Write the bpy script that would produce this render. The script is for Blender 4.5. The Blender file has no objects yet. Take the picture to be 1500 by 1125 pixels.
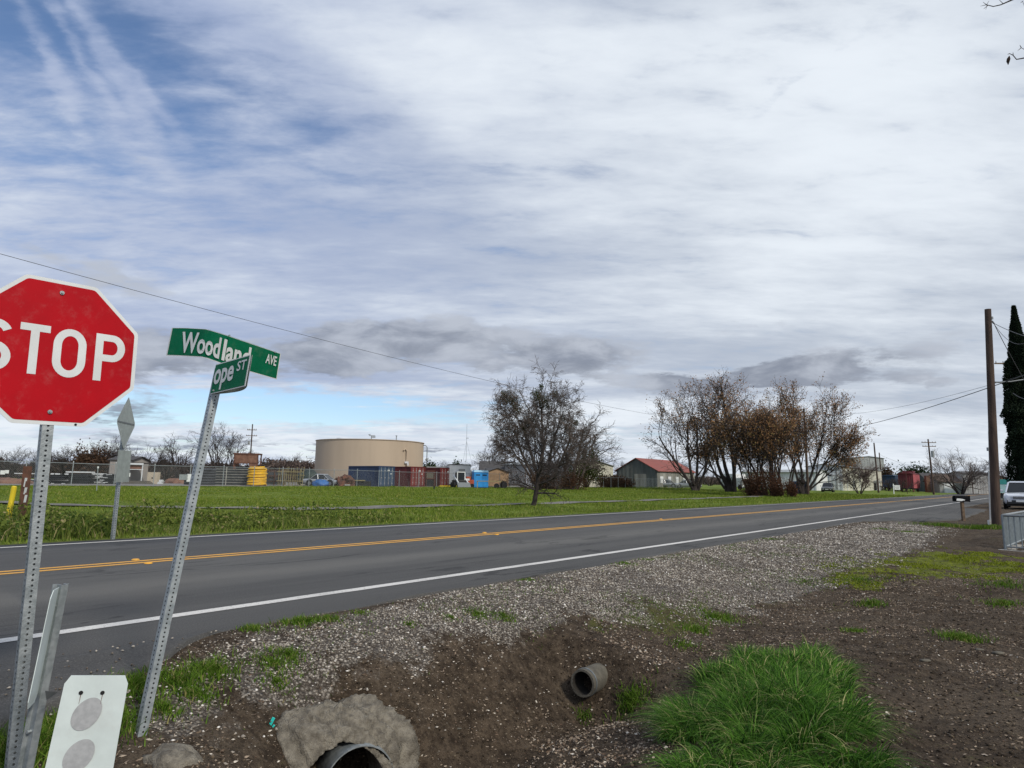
import bpy, bmesh, math, random
import numpy as np
from mathutils import Vector, Matrix
from math import radians as R, pi, sin, cos

scn = bpy.context.scene
col = scn.collection
# ------------------------------------------------------------------ camera
CAMH = 1.3
cam_d = bpy.data.cameras.new("camera"); cam = bpy.data.objects.new("camera", cam_d); col.objects.link(cam)
cam_d.sensor_width = 36; cam_d.lens = 950/1500*36; cam_d.clip_start = 0.05; cam_d.clip_end = 6000
CM = Matrix.Rotation(R(90+8.5), 3, 'X') @ Matrix.Rotation(R(0.85), 3, 'Z')
cam.matrix_world = Matrix.Translation((0, 0, CAMH)) @ CM.to_4x4()
scn.camera = cam
scn.view_settings.view_transform = 'Standard'; scn.view_settings.look = 'None'
scn.view_settings.exposure = 0.50; scn.view_settings.gamma = 1

def ray(px, py): return CM @ Vector(((px-750)/950, (562.5-py)/950, -1))
def cat(px, py, Z): return ray(px, py)*Z + Vector((0, 0, CAMH))       # point at camera depth Z
def at(px, py, Y):
    d = ray(px, py); return d*(Y/d.y) + Vector((0, 0, CAMH))          # point at forward distance Y
def G(px, py, z=0):
    d = ray(px, py); return d*((z-CAMH)/d.z) + Vector((0, 0, CAMH))
UX, UY = 0.6362582, 0.77147619          # the road's direction; n is the direction across it
ROADANG = math.atan2(UY, UX)
def XY(s, d): return (UX*s - UY*d, UY*s + UX*d)
def SD(x, y): return (UX*x + UY*y, -UY*x + UX*y)

# ------------------------------------------------------------------ node helpers
class N:
    def __init__(s, nt, sock): s.nt, s.k = nt, sock
    def _m(s, op, *o, clamp=False):
        n = s.nt.nodes.new('ShaderNodeMath'); n.operation = op; n.use_clamp = clamp
        for i, v in enumerate((s,)+o):
            if isinstance(v, N): s.nt.links.new(v.k, n.inputs[i])
            else: n.inputs[i].default_value = v
        return N(s.nt, n.outputs[0])
    def __add__(s, o): return s._m('ADD', o)
    def __sub__(s, o): return s._m('SUBTRACT', o)
    def __mul__(s, o): return s._m('MULTIPLY', o)
    def __truediv__(s, o): return s._m('DIVIDE', o)
    def __pow__(s, o): return s._m('POWER', o)
    def cl(s): return s._m('ADD', 0.0, clamp=True)
    def exp(s): return s._m('EXPONENT')
    def mx(s, o): return s._m('MAXIMUM', o)
    def ss(s, a, b):
        n = s.nt.nodes.new('ShaderNodeMapRange'); n.interpolation_type = 'SMOOTHSTEP'
        s.nt.links.new(s.k, n.inputs[0]); n.inputs[1].default_value = a; n.inputs[2].default_value = b
        return N(s.nt, n.outputs[0])
def nd(nt, t, **kw):
    n = nt.nodes.new(t)
    for k, v in kw.items(): setattr(n, k, v)
    return n
def comb(nt, x, y, z):
    n = nd(nt, 'ShaderNodeCombineXYZ')
    for i, v in enumerate((x, y, z)):
        if isinstance(v, N): nt.links.new(v.k, n.inputs[i])
        else: n.inputs[i].default_value = v
    return n.outputs[0]
def noise(nt, vec, scale=1, detail=4, rough=.55, dist=0, out=0):
    n = nd(nt, 'ShaderNodeTexNoise'); nt.links.new(vec, n.inputs['Vector'])
    n.inputs['Scale'].default_value = scale; n.inputs['Detail'].default_value = detail
    n.inputs['Roughness'].default_value = rough; n.inputs['Distortion'].default_value = dist
    return N(nt, n.outputs[out])
def mixc(nt, f, a, b, mode='MIX'):
    n = nd(nt, 'ShaderNodeMix', data_type='RGBA', blend_type=mode)
    for sock, v in ((n.inputs[0], f), (n.inputs[6], a), (n.inputs[7], b)):
        if isinstance(v, N): nt.links.new(v.k, sock)
        elif isinstance(v, bpy.types.NodeSocket): nt.links.new(v, sock)
        elif isinstance(v, (int, float)): sock.default_value = v
        else: sock.default_value = (*v[:3], 1)
    return n.outputs[2]
def mapping(nt, vec, scale=(1,1,1), rot=(0,0,0), loc=(0,0,0)):
    n = nd(nt, 'ShaderNodeMapping'); nt.links.new(vec, n.inputs[0])
    n.inputs[1].default_value = loc; n.inputs[2].default_value = rot; n.inputs[3].default_value = scale
    return n.outputs[0]

# ------------------------------------------------------------------ world: sky texture under a broken layer of cloud
SUN_EL, SUN_AZ = R(38), R(140)          # azimuth clockwise from +Y
w = bpy.data.worlds.new("World"); scn.world = w; w.use_nodes = True
nt = w.node_tree; nt.nodes.clear()
sky = nd(nt, 'ShaderNodeTexSky', sky_type='NISHITA', sun_disc=False)
sky.sun_elevation = SUN_EL; sky.sun_rotation = SUN_AZ; sky.altitude = 50; sky.air_density = 1.0; sky.dust_density = 0.6; sky.ozone_density = 3
tc = nd(nt, 'ShaderNodeTexCoord')
gen = tc.outputs['Generated']
sep = nd(nt, 'ShaderNodeSeparateXYZ'); nt.links.new(gen, sep.inputs[0])
dx, dy, dz = (N(nt, sep.outputs[i]) for i in range(3))
az0 = dx._m('ARCTAN2', dy); el0 = dz._m('ARCSINE')
h = dz.mx(0.0) + 0.13
Q = comb(nt, dx/h, dy/h, 0.0)
wa = noise(nt, Q, 1.3, 7, .6); wb = noise(nt, mapping(nt, Q, loc=(7, 3, 0)), 1.3, 7, .6)
wf = noise(nt, mapping(nt, Q, loc=(2, 9, 0)), 5.0, 8, .62)
az = az0 + (wa - 0.5)*0.42; el = el0 + (wb - 0.5)*0.16
azs = az0 + (wa - 0.5)*0.16; els = el0 + (wb - 0.5)*0.05 + (wf - 0.5)*0.05
def lobe(px, py, sx, sy, ang=0, A=None, E=None):
    r = ray(px, py); a0 = math.atan2(r.x, r.y); e0 = math.asin(r.z/r.length); t = R(ang)
    A = A or az; E = E or el
    a = A - a0; b = E - e0
    p = (a*(cos(t)/sx) + b*(sin(t)/sx)); q = (b*(cos(t)/sy) - a*(sin(t)/sy))
    return ((p*p + q*q)*-1.0).exp()
def lsum(L, **k):
    o = None
    for l in L:
        t = lobe(*l[:5], **k)*l[5]
        o = t if o is None else o + t
    return o
stre = noise(nt, mapping(nt, Q, scale=(1, 3.2, 1), rot=(0, 0, R(24))), 1.5, 9, .62, .25)
fine = noise(nt, mapping(nt, Q, scale=(1, 2.2, 1), rot=(0, 0, R(-35))), 6, 8, .6, .2)
puff = noise(nt, comb(nt, az0*5.0, el0*13.0, 0.0), 1.6, 9, .58, .3)
soft = noise(nt, mapping(nt, Q, scale=(1, 2.0, 1), rot=(0, 0, R(10)), loc=(4, 1, 0)), .8, 5, .5)
blue = lsum([(200,105,.30,.085,-12,1.0),(20,215,.22,.12,0,.75),(40,20,.15,.06,0,.9),(430,165,.17,.03,-14,.5),(210,250,.26,.05,-12,.35),
             (700,225,.22,.03,-10,.25),(40,1,.2,.05,0,.5),(880,225,.26,.045,5,.28),(960,178,.10,.012,2,.5),(1150,105,.075,.008,32,.6),(1400,45,.12,.03,12,.35),
             (690,375,.13,.012,-2,.6),(330,240,.2,.04,0,.25),(1250,10,.16,.03,0,.45)])
low = lsum([(330,598,.30,.030,2,1.0),(520,600,.20,.022,0,.8),(90,585,.12,.03,0,.5),(880,640,.25,.02,0,.35),(350,660,.4,.012,0,.5)], A=azs, E=els)
wisp = lsum([(60,85,.09,.012,-52,.9),(110,75,.09,.010,-48,.8),(165,110,.10,.012,-47,1.0),(200,125,.08,.010,-42,.9),(180,190,.07,.02,-30,.5)], A=az0 + (wf-0.5)*0.10, E=el0 + (wa-0.5)*0.06)
cover = (wisp*0.60 + 1.16 - blue*0.47 - low*0.84 + (stre-0.5)*1.35 + (soft-0.5)*0.4 + (fine-0.5)*1.15 + (wf-0.5)*0.3).ss(0.02, 1.06)
brt = lsum([(480,50,.20,.035,-14,.55),(620,60,.2,.05,-8,.4),(880,90,.34,.085,-3,.85),(1000,30,.3,.05,0,.3),(1200,130,.34,.09,8,.8),(700,190,.14,.05,-10,.35),(1400,200,.3,.12,0,.45),(850,320,.45,.05,-3,.55),(1230,330,.3,.09,10,.35),
            (480,580,.2,.018,3,.6),(720,615,.35,.022,0,.9),(300,655,.5,.018,0,.9),(1050,610,.35,.03,0,.5),(1350,650,.3,.02,0,.8),(1150,470,.3,.05,0,.30)])
light = (brt*0.62 + (stre-0.5)*0.9 + (soft-0.5)*1.8 + (fine-0.5)*0.65 + 0.22 + el0.ss(.16, .02)*.25).ss(-0.12, 1.18)
rightness = az0.ss(-0.65, 0.5)
veil_lo = mixc(nt, rightness, (.38,.46,.66), (.48,.54,.64))
veil = mixc(nt, light, veil_lo, (.84,.90,.97))
c1 = mixc(nt, cover, mixc(nt, 1.0, sky.outputs[0], (.125,.128,.135), 'MULTIPLY'), veil)
cum = lsum([(600,498,.17,.034,6,1.0),(500,520,.09,.030,10,.7),(700,540,.06,.02,0,.35),(830,522,.10,.034,0,1.0),(1150,545,.16,.022,4,.95),(990,565,.05,.018,0,.6),(1290,560,.10,.014,0,.4),
            (150,395,.14,.030,0,.6),(235,520,.12,.045,0,.72),(120,600,.2,.016,-2,.55),(1420,470,.2,.02,10,.25),(330,650,.3,.010,0,.45),(600,655,.2,.006,0,.35),(1000,480,.3,.015,0,.2)], A=azs, E=els)
cumf = (cum*1.25 + (puff-0.5)*2.3 + (fine-0.5)*0.5 + (wf-0.5)*0.4).ss(0.36, 0.86)*0.86
shade = (puff*0.9 + wf*0.1 + (el0-0.19)*1.3).ss(.36, .64)
cumcol = mixc(nt, shade, (.225,.255,.325), (.50,.54,.62))
c2 = mixc(nt, cumf, c1, cumcol)
c2 = mixc(nt, dz.ss(-0.02, 0.0), (.25,.26,.26), c2)
bg = nd(nt, 'ShaderNodeBackground'); bg.inputs[1].default_value = 0.1
sc = nd(nt, 'ShaderNodeVectorMath', operation='SCALE'); nt.links.new(c2, sc.inputs[0]); sc.inputs['Scale'].default_value = 6.9
nt.links.new(sc.outputs[0], bg.inputs[0])
wo = nd(nt, 'ShaderNodeOutputWorld'); nt.links.new(bg.outputs[0], wo.inputs[0])
w.cycles.sampling_method = 'MANUAL'; w.cycles.sample_map_resolution = 1024
# ------------------------------------------------------------------ sun, veiled by cloud
sl = bpy.data.lights.new("sun", 'SUN'); sl.energy = 2.0; sl.angle = R(10); sl.color = (1, .93, .82)
sun = bpy.data.objects.new("sun", sl); col.objects.link(sun)
sv = Vector((sin(SUN_AZ)*cos(SUN_EL), cos(SUN_AZ)*cos(SUN_EL), sin(SUN_EL)))
sun.rotation_euler = sv.to_track_quat('Z', 'Y').to_euler()

# ------------------------------------------------------------------ object helpers
def tag(o, label=None, cat_=None, group=None, kind=None):
    if label: o['label'] = label
    if cat_: o['category'] = cat_
    if group: o['group'] = group
    if kind: o['kind'] = kind
    return o
def thing(name, label, cat_, loc=(0,0,0), rotz=0, group=None):
    o = bpy.data.objects.new(name, None); col.objects.link(o); o.empty_display_size = .2
    o.location = loc; o.rotation_euler = (0, 0, rotz); o['label'] = label; o['category'] = cat_
    if group: o['group'] = group
    return o
def W(o):   # world matrix without needing a view-layer update
    m = Matrix.LocRotScale(o.location, o.rotation_euler, o.scale)
    return W(o.parent) @ m if o.parent else m
def smoothnoise(x, y, sc, seed=0):
    x = np.asarray(x, float)*sc; y = np.asarray(y, float)*sc
    xi = np.floor(x).astype(np.int64); yi = np.floor(y).astype(np.int64); fx = x-xi; fy = y-yi
    fx = fx*fx*(3-2*fx); fy = fy*fy*(3-2*fy)
    def hsh(a, b):
        n = (a*374761393 + b*668265263 + seed*1442695041) & 0xffffffff
        n = ((n ^ (n >> 13))*1274126177) & 0xffffffff
        return ((n ^ (n >> 16)) & 0xffff)/65535.0
    return (hsh(xi,yi)*(1-fx)+hsh(xi+1,yi)*fx)*(1-fy)+(hsh(xi,yi+1)*(1-fx)+hsh(xi+1,yi+1)*fx)*fy
def np_mesh(name, V, F, mat=None, parent=None, world=True, k=None, smooth=False, attr=None):
    """V (n,3), F (m,k) arrays -> one mesh object"""
    V = np.asarray(V, np.float32); F = np.asarray(F, np.int32); k = F.shape[1]
    if parent is not None and world:
        mi = np.array(W(parent).inverted()); V = (V @ mi[:3,:3].T + mi[:3,3]).astype(np.float32)
    me = bpy.data.meshes.new(name)
    me.vertices.add(len(V)); me.vertices.foreach_set('co', V.ravel())
    me.loops.add(F.size); me.loops.foreach_set('vertex_index', F.ravel())
    me.polygons.add(len(F)); me.polygons.foreach_set('loop_start', np.arange(0, F.size, k, dtype=np.int32))
    me.polygons.foreach_set('loop_total', np.full(len(F), k, np.int32))
    if smooth: me.polygons.foreach_set('use_smooth', np.ones(len(F), bool))
    if attr:
        for nm, (dom, val) in attr.items():
            a = me.attributes.new(nm, 'FLOAT', dom); a.data.foreach_set('value', np.asarray(val, np.float32))
    me.update(calc_edges=True)
    if mat: me.materials.append(mat)
    o = bpy.data.objects.new(name, me); col.objects.link(o)
    if parent is not None: o.parent = parent
    return o
class MB:
    def __init__(s): s.v = []; s.f = []
    def quad(s, a, b, c, d): s.poly([a, b, c, d])
    def poly(s, pts):
        n = len(s.v); s.v += [tuple(p) for p in pts]; s.f.append(tuple(range(n, n+len(pts))))
    def box(s, c, sz, rot=None):
        n = len(s.v); hx, hy, hz = sz[0]/2, sz[1]/2, sz[2]/2
        for z in (-hz, hz):
            for x, y in ((-hx,-hy),(hx,-hy),(hx,hy),(-hx,hy)):
                p = Vector((x, y, z))
                if rot is not None: p = rot @ p
                s.v.append(tuple(p + Vector(c)))
        s.f += [tuple(n+i for i in q) for q in ((3,2,1,0),(4,5,6,7),(0,1,5,4),(1,2,6,5),(2,3,7,6),(3,0,4,7))]
    def bx(s, x0, x1, y0, y1, z0, z1): s.box(((x0+x1)/2,(y0+y1)/2,(z0+z1)/2), (abs(x1-x0),abs(y1-y0),abs(z1-z0)))
    def beam(s, a, b, w, h):
        a = Vector(a); b = Vector(b); d = b-a; q = d.to_track_quat('X', 'Z').to_matrix()
        s.box((a+b)/2, (d.length, w, h), q)
    def tube(s, a, b, r0, r1=None, n=8, cap=True):
        r1 = r0 if r1 is None else r1
        a = Vector(a); b = Vector(b); q = (b-a).to_track_quat('Z', 'Y').to_matrix(); k = len(s.v)
        for p, r in ((a, r0), (b, r1)):
            for i in range(n):
                t = 2*pi*i/n; s.v.append(tuple(p + q @ Vector((cos(t)*r, sin(t)*r, 0))))
        for i in range(n): s.f.append((k+i, k+(i+1)%n, k+n+(i+1)%n, k+n+i))
        if cap: s.f.append(tuple(k+n+i for i in range(n))); s.f.append(tuple(k+n-1-i for i in range(n)))
    def path(s, pts, r, n=6, closed=False):
        pts = [Vector(p) for p in pts]; k = len(s.v); m = len(pts)
        for i, p in enumerate(pts):
            if closed: d = pts[(i+1)%m]-pts[i-1]
            else: d = pts[min(i+1,m-1)]-pts[max(i-1,0)]
            q = d.to_track_quat('Z', 'Y').to_matrix(); rr = r[i] if isinstance(r, (list, tuple)) else r
            for j in range(n):
                t = 2*pi*j/n; s.v.append(tuple(p + q @ Vector((cos(t)*rr, sin(t)*rr, 0))))
        for i in range(m if closed else m-1):
            i2 = (i+1) % m
            for j in range(n): s.f.append((k+i*n+j, k+i*n+(j+1)%n, k+i2*n+(j+1)%n, k+i2*n+j))
    def lathe(s, prof, n=24, c=(0,0,0)):
        k = len(s.v)
        for r, z in prof:
            for j in range(n):
                t = 2*pi*j/n; s.v.append((c[0]+cos(t)*r, c[1]+sin(t)*r, c[2]+z))
        for i in range(len(prof)-1):
            for j in range(n): s.f.append((k+i*n+j, k+i*n+(j+1)%n, k+(i+1)*n+(j+1)%n, k+(i+1)*n+j))
    def prism(s, pts, vec):
        n = len(s.v); m = len(pts); vec = Vector(vec)
        s.v += [tuple(p) for p in pts]; s.v += [tuple(Vector(p)+vec) for p in pts]
        s.f.append(tuple(range(n+m-1, n-1, -1))); s.f.append(tuple(range(n+m, n+2*m)))
        for i in range(m): s.f.append((n+i, n+(i+1)%m, n+m+(i+1)%m, n+m+i))
    def corr(s, p0, p1, z0, z1, pitch=.3, dep=.05):
        """corrugated wall from p0 to p1 (xy) ; z1 may be a function of t"""
        p0 = Vector((*p0, 0)); p1 = Vector((*p1, 0)); L = (p1-p0).length; u = (p1-p0)/L; nn = Vector((u.y, -u.x, 0))
        m = max(2, int(L/pitch)); k = len(s.v)
        xs = []
        for i in range(m):
            for fr, o in ((0,0),(.3,0),(.5,1),(.8,1)): xs.append(((i+fr)/m, o))
        xs.append((1, 0))
        for t, o in xs:
            p = p0+u*(L*t)+nn*(dep*o); zt = z1(t) if callable(z1) else z1
            s.v.append((p.x, p.y, z0)); s.v.append((p.x, p.y, zt))
        for i in range(len(xs)-1): s.f.append((k+2*i, k+2*i+2, k+2*i+3, k+2*i+1))
    def build(s, name, mat, parent=None, world=False, smooth=False, bevel=0):
        me = bpy.data.meshes.new(name); V = s.v
        if parent is not None and world:
            mi = W(parent).inverted(); V = [tuple(mi @ Vector(p)) for p in V]
        me.from_pydata(V, [], s.f); me.update()
        if smooth: me.polygons.foreach_set('use_smooth', [True]*len(me.polygons))
        me.materials.append(mat)
        o = bpy.data.objects.new(name, me); col.objects.link(o)
        if parent is not None: o.parent = parent
        if bevel:
            b = o.modifiers.new('bevel', 'BEVEL'); b.width = bevel; b.segments = 2; b.limit_method = 'ANGLE'
        return o
def copy_tree(o, parent=None):
    c = o.copy(); col.objects.link(c)
    if parent: c.parent = parent
    for ch in o.children: copy_tree(ch, c)
    return c

# ------------------------------------------------------------------ materials
def mat(name, c, rough=.8, metal=0, var=.15, vs=3.0, c2=None, bump=0, bs=40, dirt=0, spec=.5, two=False, coat=0, streak=False, scratch=0):
    m = bpy.data.materials.new(name); m.use_nodes = True; t = m.node_tree; b = t.nodes['Principled BSDF']
    tc = nd(t, 'ShaderNodeTexCoord'); v = tc.outputs['Object']
    if streak: v = mapping(t, v, scale=(1, 1, .12))
    n = noise(t, v, vs, 6, .6)
    f = n.ss(.32, .68)
    c2 = c2 or tuple(x*(1-var*2) for x in c)
    out = mixc(t, f, c2, c)
    if dirt:
        n2 = noise(t, v, vs*.35, 8, .7).ss(.5, .75)*dirt
        out = mixc(t, n2, out, (.10,.085,.065))
    if scratch:
        n3 = noise(t, mapping(t, tc.outputs['Object'], scale=(1, 1, .10), rot=(.2, .5, .3)), 55, 8, .8, .3).ss(.64, .74)*scratch
        n4 = noise(t, tc.outputs['Object'], 9, 8, .75).ss(.50, .78)*scratch*.6
        out = mixc(t, (n3+n4).cl(), out, (.42,.36,.34))
    t.links.new(out, b.inputs['Base Color'])
    b.inputs['Metallic'].default_value = metal
    rr = (n*0.25 + (rough-.12)).cl(); t.links.new(rr.k, b.inputs['Roughness'])
    b.inputs['Specular IOR Level'].default_value = spec
    if coat: b.inputs['Coat Weight'].default_value = coat; b.inputs['Coat Roughness'].default_value = .08
    if bump:
        bn = nd(t, 'ShaderNodeBump'); bn.inputs['Strength'].default_value = bump; bn.inputs['Distance'].default_value = .02
        t.links.new(noise(t, tc.outputs['Object'], bs, 5, .6).k, bn.inputs['Height']); t.links.new(bn.outputs[0], b.inputs['Normal'])
    return m
def blade_mat(name, ca, cb, cc=None, trans=.25):
    """grass and leaves: colour varies from blade to blade through the 'rnd' attribute"""
    m = bpy.data.materials.new(name); m.use_nodes = True; t = m.node_tree; b = t.nodes['Principled BSDF']
    a = nd(t, 'ShaderNodeAttribute', attribute_name='rnd'); f = N(t, a.outputs['Fac'])
    c = mixc(t, f.ss(0, .8), ca, cb)
    if cc: c = mixc(t, f.ss(.86, .98), c, cc)
    b.inputs['Roughness'].default_value = .75; b.inputs['Specular IOR Level'].default_value = .12
    t.links.new(c, b.inputs['Base Color'])
    tr = nd(t, 'ShaderNodeBsdfTranslucent'); t.links.new(c, tr.inputs[0])
    mx = nd(t, 'ShaderNodeMixShader'); mx.inputs[0].default_value = trans
    t.links.new(b.outputs[0], mx.inputs[1]); t.links.new(tr.outputs[0], mx.inputs[2])
    t.links.new(mx.outputs[0], t.nodes['Material Output'].inputs[0])
    return m
M = {}
M['galv'] = mat('galvanized_steel', (.36,.39,.40), .5, .55, .12, 18, c2=(.24,.27,.28), bump=.15, bs=60)
M['galvd'] = mat('galvanized_dark', (.20,.22,.23), .6, .4, .12, 12)
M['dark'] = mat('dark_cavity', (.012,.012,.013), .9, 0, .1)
M['red_sign'] = mat('stop_sign_red', (.43,.003,.010), .6, 0, .08, 3, spec=.12, scratch=.22)
M['white_sign'] = mat('sign_white', (.66,.69,.69), .5, 0, .06, 5, dirt=.12)
M['green_sign'] = mat('sign_green', (.002,.140,.065), .6, 0, .10, 8, spec=.12, scratch=.22)
M['sign_back'] = mat('sign_aluminium_back', (.42,.46,.44), .5, .5, .1, 9)
M['plate_white'] = mat('marker_white', (.64,.72,.71), .5, 0, .07, 7, dirt=.18, scratch=.3)
M['reflector'] = mat('marker_reflector_grey', (.40,.41,.42), .45, 0, .07, 80, c2=(.33,.34,.35))
M['wood_pole'] = mat('creosoted_wood', (.085,.055,.04), .9, 0, .3, 9, c2=(.035,.022,.017), bump=.5, bs=30, streak=True)
M['wood'] = mat('weathered_wood', (.16,.11,.07), .9, 0, .25, 8, bump=.3)
M['timber'] = mat('pale_timber', (.30,.26,.13), .85, 0, .2, 6)
M['bark'] = mat('tree_bark', (.11,.090,.078), .95, 0, .3, 5, c2=(.030,.024,.022), bump=.5, bs=12)
M['barkd'] = mat('dark_tree_bark', (.040,.031,.028), .95, 0, .3, 5, c2=(.018,.014,.013), bump=.4, bs=12)
M['twig'] = mat('bare_twigs', (.13,.100,.088), .95, 0, .3, 2, c2=(.060,.048,.042))
M['twigd'] = mat('dark_bare_twigs', (.055,.044,.040), .95, 0, .3, 2, c2=(.028,.022,.021))
M['twigp'] = mat('pinkish_bare_twigs', (.17,.125,.115), .95, 0, .25, 2)
M['concrete'] = mat('rough_concrete', (.25,.225,.18), .95, 0, .25, 14, c2=(.105,.092,.072), bump=1.0, bs=70, dirt=.9)
M['conc_pipe'] = mat('concrete_pipe', (.13,.118,.092), .95, 0, .2, 12, dirt=.4, bump=.4, bs=60)
M['path'] = mat('concrete_path', (.19,.18,.155), .95, 0, .2, 1.2, dirt=.3)
M['tan'] = mat('tank_tan_paint', (.44,.355,.265), .75, 0, .06, .35, dirt=.08, streak=True)
M['cream'] = mat('cream_metal_wall', (.55,.54,.45), .7, 0, .08, .6, streak=True, dirt=.2)
M['greywall'] = mat('grey_metal_wall', (.33,.335,.33), .7, .1, .12, .7, streak=True, dirt=.25)
M['whitewall'] = mat('white_metal_wall', (.68,.70,.71), .7, 0, .08, .6, streak=True, dirt=.15)
M['darkroof'] = mat('dark_shingle_roof', (.075,.072,.072), .9, 0, .2, 2)
M['greyroof'] = mat('grey_metal_roof', (.34,.36,.36), .6, .2, .12, 1)
M['brownroof'] = mat('brown_shingle_roof', (.17,.12,.095), .9, 0, .2, 2)
M['redroof'] = mat('rusty_red_metal_roof', (.26,.065,.05), .7, 0, .25, .6, c2=(.20,.055,.04), streak=True, dirt=.2)
M['barnwall'] = mat('grey_green_barn_wall', (.115,.13,.125), .85, 0, .2, .8, streak=True, dirt=.3)
M['barnside'] = mat('faded_barn_side', (.30,.30,.27), .85, 0, .3, .6, streak=True, dirt=.6)
M['tanwall'] = mat('tan_wall', (.33,.22,.13), .85, 0, .15, 1)
M['blue_cont'] = mat('blue_container_paint', (.022,.045,.11), .6, 0, .2, 1.2, streak=True, dirt=.15)
M['blue_door'] = mat('blue_container_door', (.045,.085,.15), .6, 0, .2, 1.2)
M['red_cont'] = mat('red_container_paint', (.14,.018,.02), .65, 0, .2, 1.2, streak=True, dirt=.2)
M['red_door'] = mat('red_container_door', (.20,.035,.03), .65, 0, .2, 1.2, dirt=.2)
M['steelbar'] = mat('lock_rod_steel', (.45,.45,.45), .5, .3, .1, 5)
M['rust'] = mat('rusted_steel', (.15,.065,.04), .9, 0, .3, 3, c2=(.06,.03,.022))
M['rustpanel'] = mat('rust_stained_panel', (.22,.12,.08), .9, 0, .3, 1.6, c2=(.12,.06,.04))
M['yellow'] = mat('yellow_plastic', (.80,.47,.015), .5, 0, .1, 3)
M['yellowpost'] = mat('yellow_painted_steel', (.72,.55,.02), .55, 0, .1, 5, dirt=.15)
M['blackpl'] = mat('black_plastic', (.018,.02,.022), .55, 0, .2, 3)
M['greypl'] = mat('grey_plastic_pipe', (.065,.07,.075), .6, 0, .2, 3)
M['palepl'] = mat('pale_batten', (.42,.42,.37), .7, 0, .15, 3)
M['tealpl'] = mat('dark_green_tarp', (.03,.05,.045), .7, 0, .3, 1.5)
M['bluetarp'] = mat('blue_tarp', (.03,.14,.40), .5, 0, .2, 2)
M['potty'] = mat('portable_toilet_blue', (.012,.24,.62), .5, 0, .08, 2)
M['pottyroof'] = mat('portable_toilet_roof', (.25,.50,.70), .5, 0, .08, 2)
M['glass'] = mat('tinted_glass', (.02,.024,.028), .2, 0, .05, 2, spec=.35)
M['tyre'] = mat('tyre_rubber', (.014,.014,.015), .85, 0, .1, 8)
M['rim'] = mat('alloy_rim', (.35,.36,.37), .4, .7, .1, 8)
M['whitecar'] = mat('white_car_paint', (.60,.64,.70), .3, 0, .03, 2, coat=.7)
M['silvercar'] = mat('silver_car_paint', (.36,.38,.40), .35, .4, .03, 2, coat=.6)
M['darkcar'] = mat('dark_grey_car_paint', (.06,.07,.08), .3, .3, .03, 2, coat=.6)
M['lamp'] = mat('headlight_lens', (.55,.58,.62), .15, 0, .05, 4, spec=.9)
M['chrome'] = mat('chrome_trim', (.5,.5,.5), .25, .9, .05, 4)
M['orange'] = mat('orange_machine_paint', (.40,.07,.025), .6, 0, .15, 4)
M['caboose'] = mat('dull_red_caboose_paint', (.15,.022,.03), .75, 0, .2, 1.0, streak=True)
M['cabend'] = mat('lit_red_caboose_side', (.36,.085,.10), .75, 0, .12, 1.0, streak=True)  # paler copy of the caboose red for its lit side, light painted in
M['bluecar'] = mat('dark_blue_railcar_paint', (.03,.065,.13), .75, 0, .25, 1.0)
M['teal'] = mat('teal_sign_panel', (.02,.24,.22), .6, 0, .08, 2)
M['tealw'] = mat('pale_sign_panel', (.32,.50,.50), .6, 0, .08, 2)
M['mailbox'] = mat('black_mailbox_metal', (.006,.0065,.008), .7, 0, .1, 6, spec=.05)
M['insul'] = mat('insulator_grey', (.20,.21,.22), .5, 0, .1, 5)
M['transf'] = mat('transformer_grey', (.30,.32,.32), .5, .1, .1, 5)
M['cable'] = mat('black_cable', (.055,.055,.06), .6, 0, .05, 5)
M['guard'] = mat('white_plastic_guard', (.70,.70,.66), .5, 0, .08, 5, dirt=.15)
M['picket'] = mat('galvanized_pickets', (.22,.26,.28), .5, .4, .12, 10)
M['curb'] = mat('concrete_curb', (.36,.34,.30), .9, 0, .15, 6, dirt=.2)
M['litter'] = mat('turquoise_wrapper', (.03,.62,.55), .4, 0, .05, 8)
M['grass'] = blade_mat('grass_blades', (.045,.10,.010), (.12,.21,.022), (.28,.25,.10))
M['clump'] = blade_mat('clump_grass_blades', (.010,.046,.006), (.11,.25,.030), (.48,.44,.20), .3)
M['weed'] = blade_mat('weed_blades', (.045,.085,.015), (.16,.20,.04), (.30,.25,.13))
M['field'] = blade_mat('field_grass_blades', (.085,.135,.016), (.18,.24,.035), (.33,.30,.10))
M['moss'] = blade_mat('yellow_green_groundcover', (.10,.13,.010), (.23,.27,.020))
M['straw'] = blade_mat('dry_litter_flakes', (.12,.08,.055), (.36,.29,.22), (.65,.60,.52), .05)
M['stone'] = blade_mat('gravel_stones', (.11,.092,.075), (.44,.40,.345), (.74,.71,.66), 0)
M['rustleaf'] = blade_mat('rust_coloured_leaves', (.11,.066,.038), (.37,.205,.10), (.24,.19,.07))
M['mistle'] = blade_mat('mistletoe_leaves', (.022,.032,.010), (.065,.080,.022))
M['evergreen'] = blade_mat('dark_evergreen_leaves', (.010,.022,.010), (.035,.060,.022))
M['cypress'] = blade_mat('cypress_foliage', (.006,.012,.007), (.022,.036,.018))
M['brownbush'] = blade_mat('brown_bush_leaves', (.040,.026,.018), (.115,.070,.045))
M['redbush'] = blade_mat('rusty_bush_leaves', (.040,.022,.015), (.115,.058,.034))
M['thicket'] = blade_mat('winter_thicket_twigs', (.050,.038,.034), (.15,.115,.10))

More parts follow.
